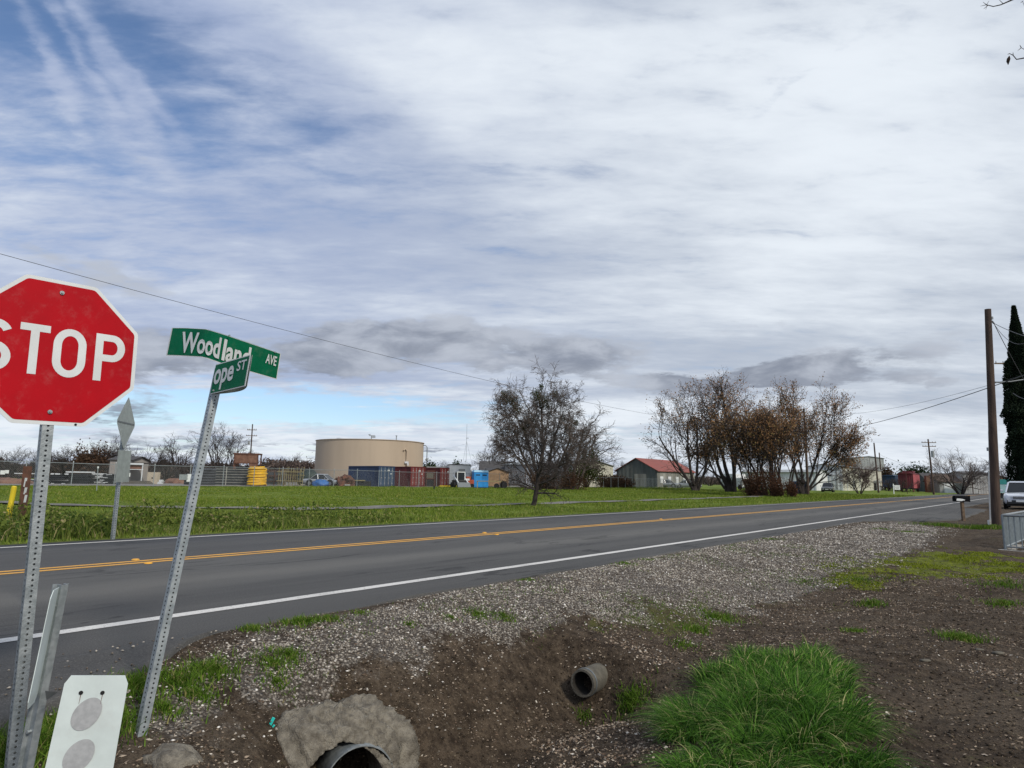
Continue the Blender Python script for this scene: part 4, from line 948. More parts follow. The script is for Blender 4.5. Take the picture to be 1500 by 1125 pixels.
for px, py, sz_ in ((1355,968,.05),(1435,952,.045),(1462,957,.06),(1180,1000,.02),(815,1030,.02),(672,1068,.022)):
    p = Gt(px, py); T = thing('flat_stone', {1355:'largest pale flat stone, lying by the grass tuft at the right', 1435:'pale flat stone near the right edge of the dirt', 1462:'pale flat stone closest to the right edge', 1180:'small pale stone among the clump of tall grass', 815:'pale flat stone just below the small round pipe', 672:'small pale stone in the dirt right of the concrete lump'}[px], 'stone', p, 0, 'pale flat stones on the dirt')
    bb = blob('stone', M['conc_pipe'], T, p+Vector((0,0,.004)), (sz_, sz_*.6, sz_*.25), int(px), 2, amp=.4); 
# ------------------------------------------------------------------ trees
def grow(rs, H_, spec):
    """recursive limbs -> list of (level, p0, p1, r0, r1) segments in local coordinates, plus tip points"""
    segs, tips = [], []
    def limb(p, d, L, r, lev):
        n = spec['n'][lev]; kids = spec['kids'][lev] if lev < len(spec['kids']) else 0
        p = np.array(p, float); d = np.array(d, float); step = L/n; rr = r
        end = r*spec['taper'][lev]; pts = []
        for i in range(n):
            d = d + rs.normal(0, spec['wander'][lev], 3) + np.array([0, 0, spec['up'][lev]])
            d /= np.linalg.norm(d); q = p + d*step; r2 = r+(end-r)*(i+1)/n
            segs.append((lev, p, q, rr, r2)); pts.append((q, d.copy(), r2)); p, rr = q, r2
        if lev >= len(spec['kids']): tips.append(p); return
        for j in range(kids):
            t_ = spec['start'][lev] + (1-spec['start'][lev])*(j+rs.uniform(.1, 1))/kids
            i = min(n-1, int(t_*n)); q, dd_, r2 = pts[i]
            q = q - dd_*step*rs.uniform(0, .9)
            a = rs.normal(0, 1, 3); a -= dd_*np.dot(a, dd_); a /= np.linalg.norm(a)+1e-9
            sp = R(spec['ang'][lev])*rs.uniform(.65, 1.35); nd2 = dd_*cos(sp)+a*sin(sp)
            nd2 = nd2*spec.get('sq', np.array([1,1,1]))
            limb(q, nd2, L*spec['len'][lev]*rs.uniform(.7, 1.2)*(1.12-.35*t_), max(r2*spec['rad'][lev], spec.get('rmin', .008)), lev+1)
    for b in spec['trunks'](rs): limb(*b, 0)
    return segs, np.array(tips)
def seg_mesh(name, segs, m, parent, k=4):
    A = np.array([s[1] for s in segs]); B = np.array([s[2] for s in segs]); r0 = np.array([s[3] for s in segs]); r1 = np.array([s[4] for s in segs])
    d = B-A; ln = np.linalg.norm(d, axis=1)[:,None]+1e-9; d /= ln; B = B + d*ln*.06
    ref = np.where(np.abs(d[:,2:3]) > .9, np.array([[1.,0,0]]), np.array([[0,0,1.]])); u = np.cross(d, ref); u /= np.linalg.norm(u, axis=1)[:,None]; v = np.cross(d, u)
    V = []
    for P_, r_ in ((A, r0), (B, r1)):
        for i in range(k):
            a = 2*pi*i/k; V.append(P_ + (u*cos(a)+v*sin(a))*r_[:,None])
    V = np.stack(V, 1).reshape(-1, 3); o = (np.arange(len(A))*2*k)[:,None]
    F = np.concatenate([np.concatenate([o+i, o+(i+1)%k, o+k+(i+1)%k, o+k+i], 1) for i in range(k)])
    return np_mesh(name, V, F, m, parent=parent, world=False)
def tree(name, label, loc, spec, seed, bark, twig, group=None, leaf=None, mist=None, cat_='tree', cut=2, rot=0):
    rs = np.random.RandomState(seed); segs, tips = grow(rs, 0, spec)
    T = thing(name, label, cat_, loc, rot, group)
    lo = [s for s in segs if s[0] < cut]; hi = [s for s in segs if s[0] >= cut]
    seg_mesh('trunk', lo, bark, T, 7); cr = seg_mesh('crown', hi, twig, T, 3)
    if leaf is not None:
        mt, per, spread, size, frac, zmin = leaf
        tp = tips[(rs.uniform(0, 1, len(tips)) < frac) & (tips[:,2] > zmin)]
        P = np.repeat(tp, per, 0) + rs.normal(0, spread, (len(tp)*per, 3))
        l = leafcloud('leaves', P, size, mt, rs, parent=None); l.parent = T
    for c, r_, n_ in (mist or []):
        P = rs.normal(0, .60, (int(n_*.9), 3)); P = np.array(c)+P[np.linalg.norm(P, axis=1) < 1.25]*r_; l = leafcloud('mistletoe', P, .13, M['mistle'], rs); l.parent = T
    return T, tips
def spec(h, r, n=(6,5,4,3,2), kids=(6,6,6,5), start=(.35,.25,.2,.15), ang=(42,38,38,38), ln=(.62,.6,.55,.5), rad=(.55,.55,.5,.5), up=(.02,.06,.05,.03,.02), wander=(.06,.10,.14,.18,.2), taper=(.35,.35,.35,.4,.5), trunks=None, lean=(0,0,1), rmin=.010, sq=None):
    d = dict(n=n, kids=kids, start=start, ang=ang, len=ln, rad=rad, up=up, wander=wander, taper=taper, rmin=rmin)
    if sq is not None: d['sq'] = np.array(sq)
    d['trunks'] = trunks or (lambda rs: [((0,0,-.2), lean, h*.55, r)])
    return d
def multi(k, h, r, spread=35, base=.3, ax=None):
    def f(rs):
        out = []
        for i in range(k):
            a = 2*pi*(i+rs.uniform(0, .7))/k; s_ = R(spread)*rs.uniform(.35, 1.1)
            d = np.array([cos(a)*sin(s_), sin(a)*sin(s_), cos(s_)]); 
            if ax is not None: d = d+np.array(ax)
            out.append(((cos(a)*base, sin(a)*base, -.2), d/np.linalg.norm(d), h*rs.uniform(.8, 1.1), r*rs.uniform(.65, 1.1)))
        return out
    return f
# the small crooked tree in the field
T1 = gp(779, 35); T1 = Gt(779, 741)
sp1 = spec(3.6, .13, n=(8,6,5,4), kids=(30,9,5), start=(.22,.12,.1), ang=(66,48,45), ln=(.40,.55,.5), up=(.0,.03,.02,.0), rmin=.011, lean=(.12,0,1), wander=(.10,.14,.16,.2))
sp1['trunks'] = lambda rs: [((0,0,-.2), (.16,0,1), 3.9, .14)]
tree('bare_tree', 'small crooked bare tree standing alone in the field near the road', T1, sp1, 3, M['barkd'], M['twigd'], cut=1)
# the great tree with mistletoe
p = gp(797, 86)
sp2 = spec(16, .5, n=(6,6,5,4,3), kids=(7,8,8,5), start=(.34,.22,.15,.1), ang=(42,46,44,42), ln=(.62,.60,.54,.5), up=(.05,.03,.0,-.03,-.03), wander=(.07,.12,.15,.2,.25), rmin=.024)
sp2['trunks'] = lambda rs: [((-.5,0,-.2),(-.62,0,1),9.6,.34),((-.3,.3,-.2),(-.30,.1,1),10.6,.36),((0,0,-.2),(-.06,-.1,1),11.8,.36),((.4,.2,-.2),(.16,.1,1),10.2,.34),((.6,0,-.2),(.46,-.1,1),8.8,.30),((-.6,-.3,-.2),(-1.0,-.1,1),7.6,.24),((.2,-.4,-.2),(.8,-.2,1),6.2,.2)]
Tm, _ = tree('bare_tree', 'huge old bare tree with dark mistletoe clumps in front of the grey metal building', p, sp2, 21, M['bark'], M['twig'], cut=2,
     mist=[((-6.6,0,13.0),.95,1500),((-5.2,.5,12.6),1.0,1300),((-4.6,-.5,11.3),.8,800),((-1.2,0,13.2),1.1,1500),((.1,-.5,12.3),1.0,1300),((1.6,0,13.4),.6,500),((-2.2,.5,9.6),.9,800),((-3.4,0,8.6),.7,500),((5.2,0,9.4),.5,350),((3.0,.4,10.2),.55,350),((-.6,0,14.6),.4,250)])
Tm.scale = (.80, .80, .93)
p = gp(836, 90)
sp3 = spec(11, .3, n=(6,5,4,3), kids=(7,7,6), start=(.35,.25,.15), ang=(40,44,42), ln=(.58,.55,.5), up=(.02,.04,.01,0), rmin=.022)
sp3['trunks'] = lambda rs: [((0,0,-.2),(.22,0,1),8.5,.28), ((.8,.2,-.2),(.5,.1,1),7.2,.22), ((-1.2,.2,-.2),(.02,.1,1),8.5,.24), ((.2,-.2,-.2),(.36,-.1,1),5.2,.18)]
tree('bare_tree', 'bare tree with a long limb reaching right, beside the cream end of the metal building', p, sp3, 8, M['bark'], M['twig'])
# brambles under them
def bush(name, label, loc, rad, n, size, m, seed, group=None, cat_='bush', twigs=40, lift=.9):
    rs = np.random.RandomState(seed); T = thing(name, label, cat_, loc, 0, group)
    k = 9; cen = rs.normal(0, .42, (k, 3))*np.array(rad); cen[:,2] = np.abs(cen[:,2])+rad[2]*.35*lift
    P = np.repeat(cen, n//k, 0) + rs.normal(0, .27, ((n//k)*k, 3))*np.array(rad); P = P[P[:,2] > 0]
    l = leafcloud('leaves', P, size, m, rs); l.parent = T
    segs = [(0, np.array([rs.normal(0,.1)*rad[0], rs.normal(0,.1)*rad[1], -.1]), c_*rs.uniform(.6, 1.25), .02+.01*rad[2], .008) for c_ in cen[rs.randint(0, k, twigs)]]
    seg_mesh('stems', segs, M['twigd'], T, 3)
    return T
bush('bramble_bush', 'dark brown brambles around the trunks of the huge mistletoe tree', gp(812, 84), (5.2,1.6,2.0), 5200, .10, M['brownbush'], 31, twigs=220)
bush('bramble_bush', 'dark red brambles at the right foot of the mistletoe tree beside the cream wall', gp(834, 84.5), (2.0,1.3,1.9), 3600, .10, M['redbush'], 32, twigs=120)
# the row of rust-leaved trees on the right
RL = lambda per, sp_, frac, z: (M['rustleaf'], per, sp_, .15, frac*.85, z)
p = gp(1017, 98)
s4 = spec(11, .3, n=(6,5,4,3), kids=(7,8,6), start=(.25,.25,.2), ang=(30,36,40), ln=(.62,.58,.5), up=(.06,.06,.05,.0), rmin=.026)
s4['trunks'] = lambda rs: [((0,0,-.2),(-.55,0,1),9.6,.26), ((.2,0,-.2),(-.22,.1,1),10.5,.26), ((.3,.2,-.2),(.05,.1,1),10.8,.26), ((.4,0,-.2),(.35,-.1,1),10,.24), ((0,0,-.2),(0,0,1),1.6,.62)]
tree('shade_tree', 'vase-shaped bare tree with a few yellowed leaves, leftmost of the big right-hand row', p, s4, 41, M['barkd'], M['twigd'], leaf=RL(7,.30,.35,7))
p = gp(1068, 100)
s5 = spec(12, .34, n=(6,5,4,3), kids=(8,9,7), start=(.3,.25,.2), ang=(30,36,40), ln=(.60,.58,.5), up=(.06,.06,.05,.02), rmin=.028)
s5['trunks'] = lambda rs: [((0,0,-.2),(-.34,0,1),9.5,.34), ((.3,0,-.2),(-.06,.1,1),12.4,.34), ((.4,.2,-.2),(.22,.1,1),9.5,.3), ((0,0,-.2),(0,0,1),1.8,.8), ((-.2,0,-.2),(-.7,.1,1),6.5,.22)]
tree('shade_tree', 'rust-leaved tree with a bare dead top rising above the row', p, s5, 44, M['barkd'], M['twigd'], leaf=RL(9,.34,.85,4.5))
p = gp(1076, 99)
s5b = spec(15, .3, n=(9,5,3), kids=(8,5), start=(.62,.3), ang=(45,40), ln=(.20,.5), up=(.03,.05,.02), rmin=.03)
s5b['trunks'] = lambda rs: [((0,0,-.2),(-.02,0,1),16.6,.30)]
tree('shade_tree', 'tall dead grey snag, the highest top in the middle of the row', p, s5b, 9, M['barkd'], M['barkd'])
for (px, Y, k, hgt, sprd, seed, lab, zl) in ((1103, 76, 5, 9.4, 20, 51, 'dense clump of thin trunks with rust leaves nearest the road, left of the small bushes', 3),
                                     (1128, 75, 6, 9.6, 22, 52, 'dense clump of thin trunks with rust leaves nearest the road, above the reddish bushes', 3),
                                     (1150, 80, 5, 10.2, 20, 53, 'upright rust-leaved trees just left of the tall dark pole', 4)):
    p = gp(px, Y); s6 = spec(10, .16, n=(6,5,4,3), kids=(8,8,6), start=(.30,.2,.15), ang=(26,34,40), ln=(.50,.55,.5), up=(.05,.08,.06,.02), rmin=.024)
    s6['trunks'] = multi(k, hgt*.82, .15, sprd, .5)
    tree('shade_tree', lab, p, s6, seed, M['barkd'], M['twigd'], leaf=(M['rustleaf'], 5, .34, .12, .62, zl))
p = gp(1174, 92)
s7 = spec(11, .3, n=(6,5,4,3), kids=(9,9,7), start=(.3,.22,.2), ang=(26,30,36), ln=(.62,.60,.5), up=(.03,.07,.06,.03), rmin=.028)
s7['trunks'] = lambda rs: [((0,0,-.2),(-.28,0,1),9.5,.24), ((.2,0,-.2),(.06,.1,1),10.5,.26), ((.3,.2,-.2),(.42,.1,1),10.5,.26), ((.4,0,-.2),(.78,-.1,1),9.4,.24), ((.3,0,-.2),(1.15,.1,1),7.6,.18), ((0,0,-.2),(.1,0,1),2.2,.45)]
Tf, _ = tree('shade_tree', 'broad fan-shaped tree with rusty seed clusters at the right end of the row', p, s7, 61, M['barkd'], M['twigd'], leaf=RL(8,.26,.8,4))
Tf.scale = (.80, .80, .95)
for px, Y, rad, n_, m_, seed, lab in ((1098, 74, (1.5,1.2,1.5), 3000, 'brownbush', 71, 'dark leafless bush at the left foot of the roadside tree clump'),
        (1117, 73, (1.6,1.2,1.7), 4200, 'redbush', 72, 'wide reddish bush under the middle of the roadside tree clump'),
        (1135, 72, (1.2,1.0,1.6), 3600, 'redbush', 73, 'rusty upright bush under the right of the roadside tree clump'),
        (1159, 70, (.75,.75,1.15), 2600, 'redbush', 74, 'small rusty bush standing by itself next to the tall dark pole')):
    bush('bush', lab, gp(px, Y), rad, n_, .09, M[m_], seed)
# smaller trees to the right
p = gp(1258, 104); s8 = spec(6, .14, n=(4,4,4,3), kids=(9,9,7), start=(.25,.2,.1), ang=(40,42,45), ln=(.75,.6,.55), up=(.03,.03,.0,0), rmin=.02)
s8['trunks'] = multi(4, 3.4, .12, 38, .12)
tree('bare_tree', 'small pinkish-grey bare tree on the grass before the cream warehouse', p, s8, 81, M['bark'], M['twigp'])
p = gp(1406, 128); s9 = spec(8, .3, n=(4,5,4,3), kids=(8,8,7), start=(.3,.2,.1), ang=(40,40,42), ln=(.8,.6,.5), up=(.04,.04,.03,.0), rmin=.02)
s9['trunks'] = multi(5, 5.4, .22, 45, .25)
tree('bare_tree', 'round bare tree by the road in front of the white barn', p, s9, 82, M['barkd'], M['twig'])
# distant bare trees along the left horizon: three shapes, copied
def far_spec(h, sp_, k): 
    s = spec(h, .2, n=(5,4,4,3), kids=(6,6,5), start=(.3,.2,.15), ang=(36,38,40), ln=(.6,.6,.55), up=(.04,.05,.04,.02), rmin=.022); s['trunks'] = multi(k, h*.62, .2, sp_, .2); return s
fan, _ = tree('bare_tree', 'broad fan-topped bare tree behind the rusty hopper and the stacked pipes', gp(326, 112), far_spec(10.5, 34, 6), 91, M['barkd'], M['twigd'])
sm, _ = tree('bare_tree', 'open bare tree behind the small house with the grey roof', gp(203, 118), far_spec(9.5, 42, 4), 92, M['barkd'], M['twigd'])
th_, _ = tree('bare_tree', 'thin tall bare tree just left of the leaning street sign post', gp(262, 108), far_spec(8.2, 16, 3), 93, M['barkd'], M['twigd'])
def place_copy(src, px, Y, sc, rz, label, group=None, sx=1):
    c = copy_tree(src); c.location = gp(px, Y); c.scale = (sc*sx, sc*sx, sc); c.rotation_euler[2] = rz; c['label'] = label
    if group: c['group'] = group
    return c
LABS = ['over the black pipe stacks', 'left of the diamond sign', 'broad, just left of the diamond sign', 'spindly, behind the diamond sign', 'low, right of the small pale house', 'low and wide above the cream cabinet', 'behind the leaning street sign post',
 'low, at the far left edge', 'low, behind the brown post', 'just left of the stop sign post', 'behind the rusty hopper', 'right of the distant utility pole', 'behind the timber stakes', 'just right of the tan tank', 'low, above the right red container',
 'left of the mistletoe tree above the shed', 'behind the dark shed roof', 'thin, by the radio mast', 'behind the cream end of the metal building', 'right of the metal building roof', 'left of the red-roofed barn gable', 'behind the barn gable', 'behind the barn roof', 'behind the leftmost big right-hand tree',
 'low, between the big right-hand trunks', 'over the tan house end', 'behind the teal billboard', 'behind the dull red caboose', 'beside the tall mill building']
gr = 'bare trees behind the yard'
k_ = 0
for px, Y, sc, src, sx in ((100,120,.80,sm,1.2),(122,118,.90,sm,1.1),(150,116,.78,fan,1),(172,122,.85,th_,1.2),(225,126,.62,sm,1.1),(243,124,.55,fan,1.2),(288,122,.62,sm,1.2),(8,110,.55,fan,1.3),(30,112,.50,sm,1.3),(60,118,.55,fan,1.2),
                           (352,124,.60,sm,1.2),(406,150,.58,sm,1.2),(425,150,.66,fan,1),(640,150,.62,sm,1.1),(658,160,.55,fan,1.2),(700,150,.72,sm,1.3),(715,145,.85,fan,1),(682,155,.6,th_,1.5),(864,125,1.0,fan,.8),(880,130,.75,sm,.9),
                           (926,150,.82,sm,.8),(945,158,.72,fan,.9),(970,150,.6,sm,1),(1000,150,.6,fan,1),(1040,150,.55,sm,1.2),(1440,190,.8,sm,1.1),(1478,120,.75,fan,1.2),(1340,190,.75,sm,1.1),(1262,230,1.1,sm,1)):
    k_ += 1; place_copy(src, px, Y, sc, k_*1.3, 'distant bare tree '+LABS[k_-1], gr, sx)
# solid thicket at the horizon: one mass
rs = np.random.RandomState(77); P = []
for px in np.linspace(-160, 1460, 340):
    Y = rs.uniform(135, 185); g = gp(px, Y)
    if px > 890: Y = rs.uniform(300, 380); g = gp(px, Y)
    hgt = (1.6+3.6*float(smoothnoise(px, 0, .05, 121)))*(1.1 if px < 480 else .75)*(1.5 if px > 890 else 1)
    n_ = 360; q_ = rs.normal(0, 1, (n_, 3))*np.array([2.6, 1.5, 0]); q_[:,2] = rs.uniform(0, 1, n_)**.8*hgt*(1-.12*np.abs(q_[:,0])/2.6); P.append(q_+np.array(g))
P = np.concatenate(P)
tag(leafcloud('far_thicket', P, .30, M['thicket'], rs, elong=5), kind='stuff', label='low brown winter thicket along the horizon', cat_='thicket')
# evergreens far off
bush('evergreen_tree', 'dark brown-green rounded tree between the stop sign post and the small house', gp(130, 112), (2.6,2.2,3.9), 5200, .24, M['brownbush'], 95, cat_='tree', lift=1.4)
bush('evergreen_tree', 'round grey-brown tree just left of the big tan tank', gp(451, 118), (2.3,2.0,2.6), 4200, .18, M['thicket'], 96, cat_='tree', lift=1.4)
bush('evergreen_tree', 'dark green conifer just right of the tan tank', gp(627, 122), (1.8,1.6,2.7), 2600, .26, M['evergreen'], 97, cat_='tree', lift=1.4)
bush('evergreen_tree', 'low dark shrub behind the white trailer', gp(668, 140), (1.9,1.5,2.6), 1600, .26, M['evergreen'], 98, cat_='tree', lift=1.4)
bush('evergreen_tree', 'dark ragged evergreen behind the dull red caboose', gp(1350, 175), (4.4,2.5,4.6), 5200, .34, M['evergreen'], 99, cat_='tree', lift=1.7)
bush('evergreen_tree', 'narrow pointed conifer behind the blue rail car', gp(1301, 185), (1.5,1.3,3.8), 2400, .3, M['brownbush'], 100, cat_='tree', lift=1.7)
bush('evergreen_tree', 'dark hedge between the metal building and the red-roofed barn', gp(890, 112), (2.8,1.5,1.3), 3600, .2, M['brownbush'], 101, cat_='hedge', lift=1.0)
bush('evergreen_tree', 'olive leafy tree crown behind the right end of the metal building', gp(858, 108), (2.6,1.8,2.9), 3600, .2, M['mistle'], 102, cat_='tree', lift=2.0)
# Italian cypress at the right edge
bc = gp(1511, 52); Tc = thing('cypress_tree', 'tall narrow dark cypress cut off by the right edge', 'tree', bc)
rs = np.random.RandomState(12); n_ = 52000; t_ = rs.uniform(0, 1, n_)**.85; HC = 16.2
def crad(t): return (1.28*np.minimum(1, (1-t)**1.1*1.9+.05)*(.55+.45*np.minimum(1, t*9)))
a_ = rs.uniform(0, 2*pi, n_); lob = 1+.16*np.sin(a_*3+t_*9)+.10*np.sin(a_*7-t_*31)+.28*np.exp(-((t_-.44)/.02)**2)*(np.cos(a_-pi) > .5)
lob = lob*(.82+.36*smoothnoise(a_*2, t_*30, 1.0, 131)); rr = crad(t_)*lob*(1-.28*rs.uniform(0, 1, n_)**2.2)
l = leafcloud('foliage', np.stack([np.cos(a_)*rr, np.sin(a_)*rr, .3+t_*(HC-.3)], -1), .10, M['cypress'], rs, elong=2.4); l.parent = Tc
mb = MB(); mb.tube((0,0,-.1), (0,0,HC*.9), .15, .03, 8); mb.build('trunk', M['barkd'], Tc)
mb = MB(); prof = [(.001,.25)]+[(float(crad(t)*.70), .3+t*(HC-.5)) for t in np.linspace(.01, .97, 24)]; mb.lathe(prof, 12); mb.build('inner_foliage', M['cypress'], Tc)
# overhanging twigs top right: the tree stands outside the frame
tb = Vector((4.3, 1.6, H(4.3, 1.6))); To = thing('overhanging_tree', 'bare drooping twigs with a curled leaf, hanging in from the top right corner', 'tree', tb)
mb = MB(); tp = at(1720, -60, 3.6); mb.path([tb-Vector((0,0,.2)), tb+Vector((-.1,.05,1.6)), tb+Vector((.1,.2,3.2)), tb+Vector((.0,.4,4.6))], [.16,.13,.11,.08], 8); mb.build('trunk', M['bark'], To, world=True)
mb = MB(); e0_ = tb+Vector((.05,.15,2.9))
mb.path([e0_, e0_.lerp(at(1640,-50,3.4), .5)+Vector((0,0,.12)), at(1640,-50,3.4), at(1560,-30,3.4), at(1505,-12,3.4), at(1482,0,3.4), at(1466,7,3.4), at(1455,9.5,3.4), at(1445,7,3.4)], [.05,.035,.022,.014,.008,.0045,.003,.0025,.002], 6)
for (a, b) in (((1445,7),(1440,3)),((1445,7),(1449,1)),((1446,7),(1444,14)),((1445,7),(1436,9)),((1470,6),(1462,-2)),((1447,8),(1441,13)),((1482,0),(1474,-6))): mb.path([at(*a,3.4), at(*b,3.38)], [.002,.0008], 4)
mb.path([at(1640,-50,3.4), at(1600,20,3.3), at(1550,70,3.3), at(1520,82,3.3), at(1500,85,3.3), at(1489,87,3.3), at(1484,81,3.3), at(1479,78.5,3.3)], [.02,.012,.008,.005,.0035,.0028,.0022,.0015], 6)
for (a, b) in (((1484,81),(1484,77)),((1479,78.5),(1476,79.5)),((1500,72),(1496,70)),((1520,82),(1500,72)),((1496,70),(1494,66)),((1496,70),(1491,74)),((1520,60),(1498,2)),((1498,2),(1495,4))): mb.path([at(*a,3.3), at(*b,3.28)], [.0022,.001], 4)
mb.build('twigs', M['twigd'], To, world=True)
mb = MB(); mb.path([at(1478.5,82,3.3), at(1477.5,86,3.3), at(1476.6,90,3.3), at(1476.8,95,3.3)], [.002,.0085,.008,.001], 6); mb.build('curled_leaf', M['brownbush'], To, world=True)

# ------------------------------------------------------------------ yard fence
NV = Vector((-UY, UX, 0)); UV = Vector((UX, UY, 0))
def sdp(s, d, dz=0): x, y = XY(s, d); return Vector((x, y, float(Hsd(s, d))+dz))
s0 = SD(*gd(-40, 61).xy)[0]; s1 = SD(*gd(732, 61).xy)[0]
T = thing('chain_link_fence', 'long chain-link fence with steel posts along the front of the storage yard', 'fence', sdp(s0, 61))
nb = int((s1-s0)/3.05)
for i in range(nb+1):
    s = s0+(s1-s0)*i/nb; mb = MB(); b0 = sdp(s, 61); mb.tube(b0-Vector((0,0,.1)), b0+Vector((0,0,1.95)), .035, .035, 7); mb.tube(b0+Vector((0,0,1.95)), b0+Vector((0,0,2.02)), .05, .02, 7); mb.build('post', M['galv'], T, world=True)
mb = MB(); P_ = [sdp(s, 61, 1.86) for s in np.linspace(s0, s1, 30)]; mb.path(P_, .024, 5); mb.build('top_rail', M['galv'], T, world=True)
def linkmesh(T, pts, h, pitch=.14, wdt=.006, name='wire_mesh', m=None):
    V, F = [], []
    for a, b in zip(pts[:-1], pts[1:]):
        a, b = Vector(a), Vector(b); L = (b-a).length; u = (b-a)/L; n = int(L/pitch)
        for k in range(n):
            for dr in (1, -1):
                x0 = k*pitch; x1 = x0+dr*h
                z0, z1 = 0, h
                if x1 > L: z1 = (L-x0); x1 = L
                if x1 < 0: z1 = x0; x1 = 0
                if z1 < .05: continue
                p0 = a+u*x0+Vector((0,0,z0+.03)); p1 = a+u*x1+Vector((0,0,z1)); i = len(V)
                o_ = u*wdt; V += [p0-o_, p0+o_, p1+o_, p1-o_]; F.append((i, i+1, i+2, i+3))
    return np_mesh(name, np.array([tuple(v) for v in V]), np.array(F), m or M['galvd'], parent=T)
linkmesh(T, [sdp(s, 61) for s in np.linspace(s0, s1, 12)], 1.85)
# darker slatted fence right of the metal building
a, b = gp(873, 106), gp(926, 112)
T = thing('chain_link_fence', 'dark chain-link fence between the cream metal wall and the red-roofed barn', 'fence', a)
for i in range(6): q = a.lerp(b, i/5); mb = MB(); mb.tube(q, q+Vector((0,0,1.75)), .035, .035, 6); mb.build('post', M['galv'], T, world=True)
mb = MB(); mb.path([a+Vector((0,0,1.7)), b+Vector((0,0,1.7))], .025, 5); mb.build('top_rail', M['galvd'], T, world=True)
linkmesh(T, [a, b], 1.7, .11, .014, m=M['brownbush'])
a, b = gp(932, 108), gp(1012, 118)
T = thing('chain_link_fence', 'pale chain-link fence running in front of the red-roofed barn', 'fence', a)
for i in range(8): q = a.lerp(b, i/7); mb = MB(); mb.tube(q, q+Vector((0,0,1.6)), .03, .03, 6); mb.build('post', M['galv'], T, world=True)
mb = MB(); mb.path([a+Vector((0,0,1.6)), b+Vector((0,0,1.6))], .025, 5); mb.build('top_rail', M['galv'], T, world=True)
linkmesh(T, [a, b], 1.55, .14, .008, m=M['galv'])

# ------------------------------------------------------------------ the tan water tank
c = gp(540.5, 101); RT, HT = 8.15, 6.5
T = thing('water_tank', 'large round tan steel water tank behind the shipping containers', 'tank', c)
mb = MB(); mb.lathe([(RT,-.1),(RT,HT)], 96); mb.build('shell', M['tan'], T, smooth=True)
mb = MB(); mb.lathe([(RT-.02,HT+.002),(RT+.10,HT+.002),(RT+.10,HT+.10),(RT-.3,HT+.12)], 96); mb.build('rim', M['tan'], T, smooth=False)
mb = MB(); mb.lathe([(RT-.3,HT+.12),(RT*.5,HT+.22),(.01,HT+.30)], 96); mb.build('roof', M['tan'], T, smooth=True)
def on_tank(px, z, off=0):
    g = gp(px, 101); r = Vector((g.x, g.y, 0)).normalized(); # ray to the shell
    d_ = Vector((c.x, c.y, 0)); bq = r.dot(d_); disc = bq*bq-(d_.length_squared-(RT+off)**2); tt_ = bq-math.sqrt(max(disc, 0)); q = r*tt_; return Vector((q.x, q.y, c.z+z))
q = on_tank(594, 0, .15); out_ = (Vector((q.x, q.y, 0))-Vector((c.x, c.y, 0))).normalized()
mb = MB(); mb.path([q+Vector((0,0,z)) for z in (0, 3, 5.0)]+[q+Vector((0,0,5.25))-UV*.08-NV*.0, q+Vector((0,0,5.35))-UV*.35, q+Vector((0,0,5.1))-UV*.6], .10, 8)
mb.build('overflow_pipe', M['tan'], T, world=True, smooth=True)
mb = MB(); mb.box(q+Vector((0,0,3.4))+out_*.1, (.55,.35,.28)); mb.box(q+Vector((.3,-.3,3.1)), (.2,.2,.3)); mb.build('valve_box', M['whitewall'], T, world=True)
q = Vector((c.x, c.y, c.z))+(gp(617, 101)-gp(540.5, 101)).normalized()*(RT+.02)
sx_ = (gp(617, 101)-gp(540.5, 101)).normalized()
mb = MB(); mb.path([q-sx_*.2+Vector((0,0,6.2)), q+sx_*.4+Vector((0,0,6.15)), q+sx_*.6+Vector((0,0,5.9)), q+sx_*.62+Vector((0,0,3)), q+sx_*.62], .07, 6)
mb.tube(q+sx_*.62+Vector((0,0,3.9)), q+sx_*.62+Vector((0,0,4.2)), .3, .12, 8); mb.build('side_pipe', M['galvd'], T, world=True)
for px, lab in ((541, 'vent'), (578, 'vent')):
    q = gp(px, 97)+Vector((0,0,HT+.1)); mb = MB(); mb.tube(q, q+Vector((0,0,.75)), .07, .07, 6)
    if px == 541: mb.box(q+Vector((.1,0,.75)), (.9,.12,.10)); mb.box(q+Vector((.35,0,.55)), (.5,.1,.2)); mb.box(q+Vector((-.3,0,.9)), (.3,.08,.12))
    else: mb.box(q+Vector((0,0,.75)), (.25,.2,.1))
    mb.build('roof_fitting', M['galv'], T, world=True)

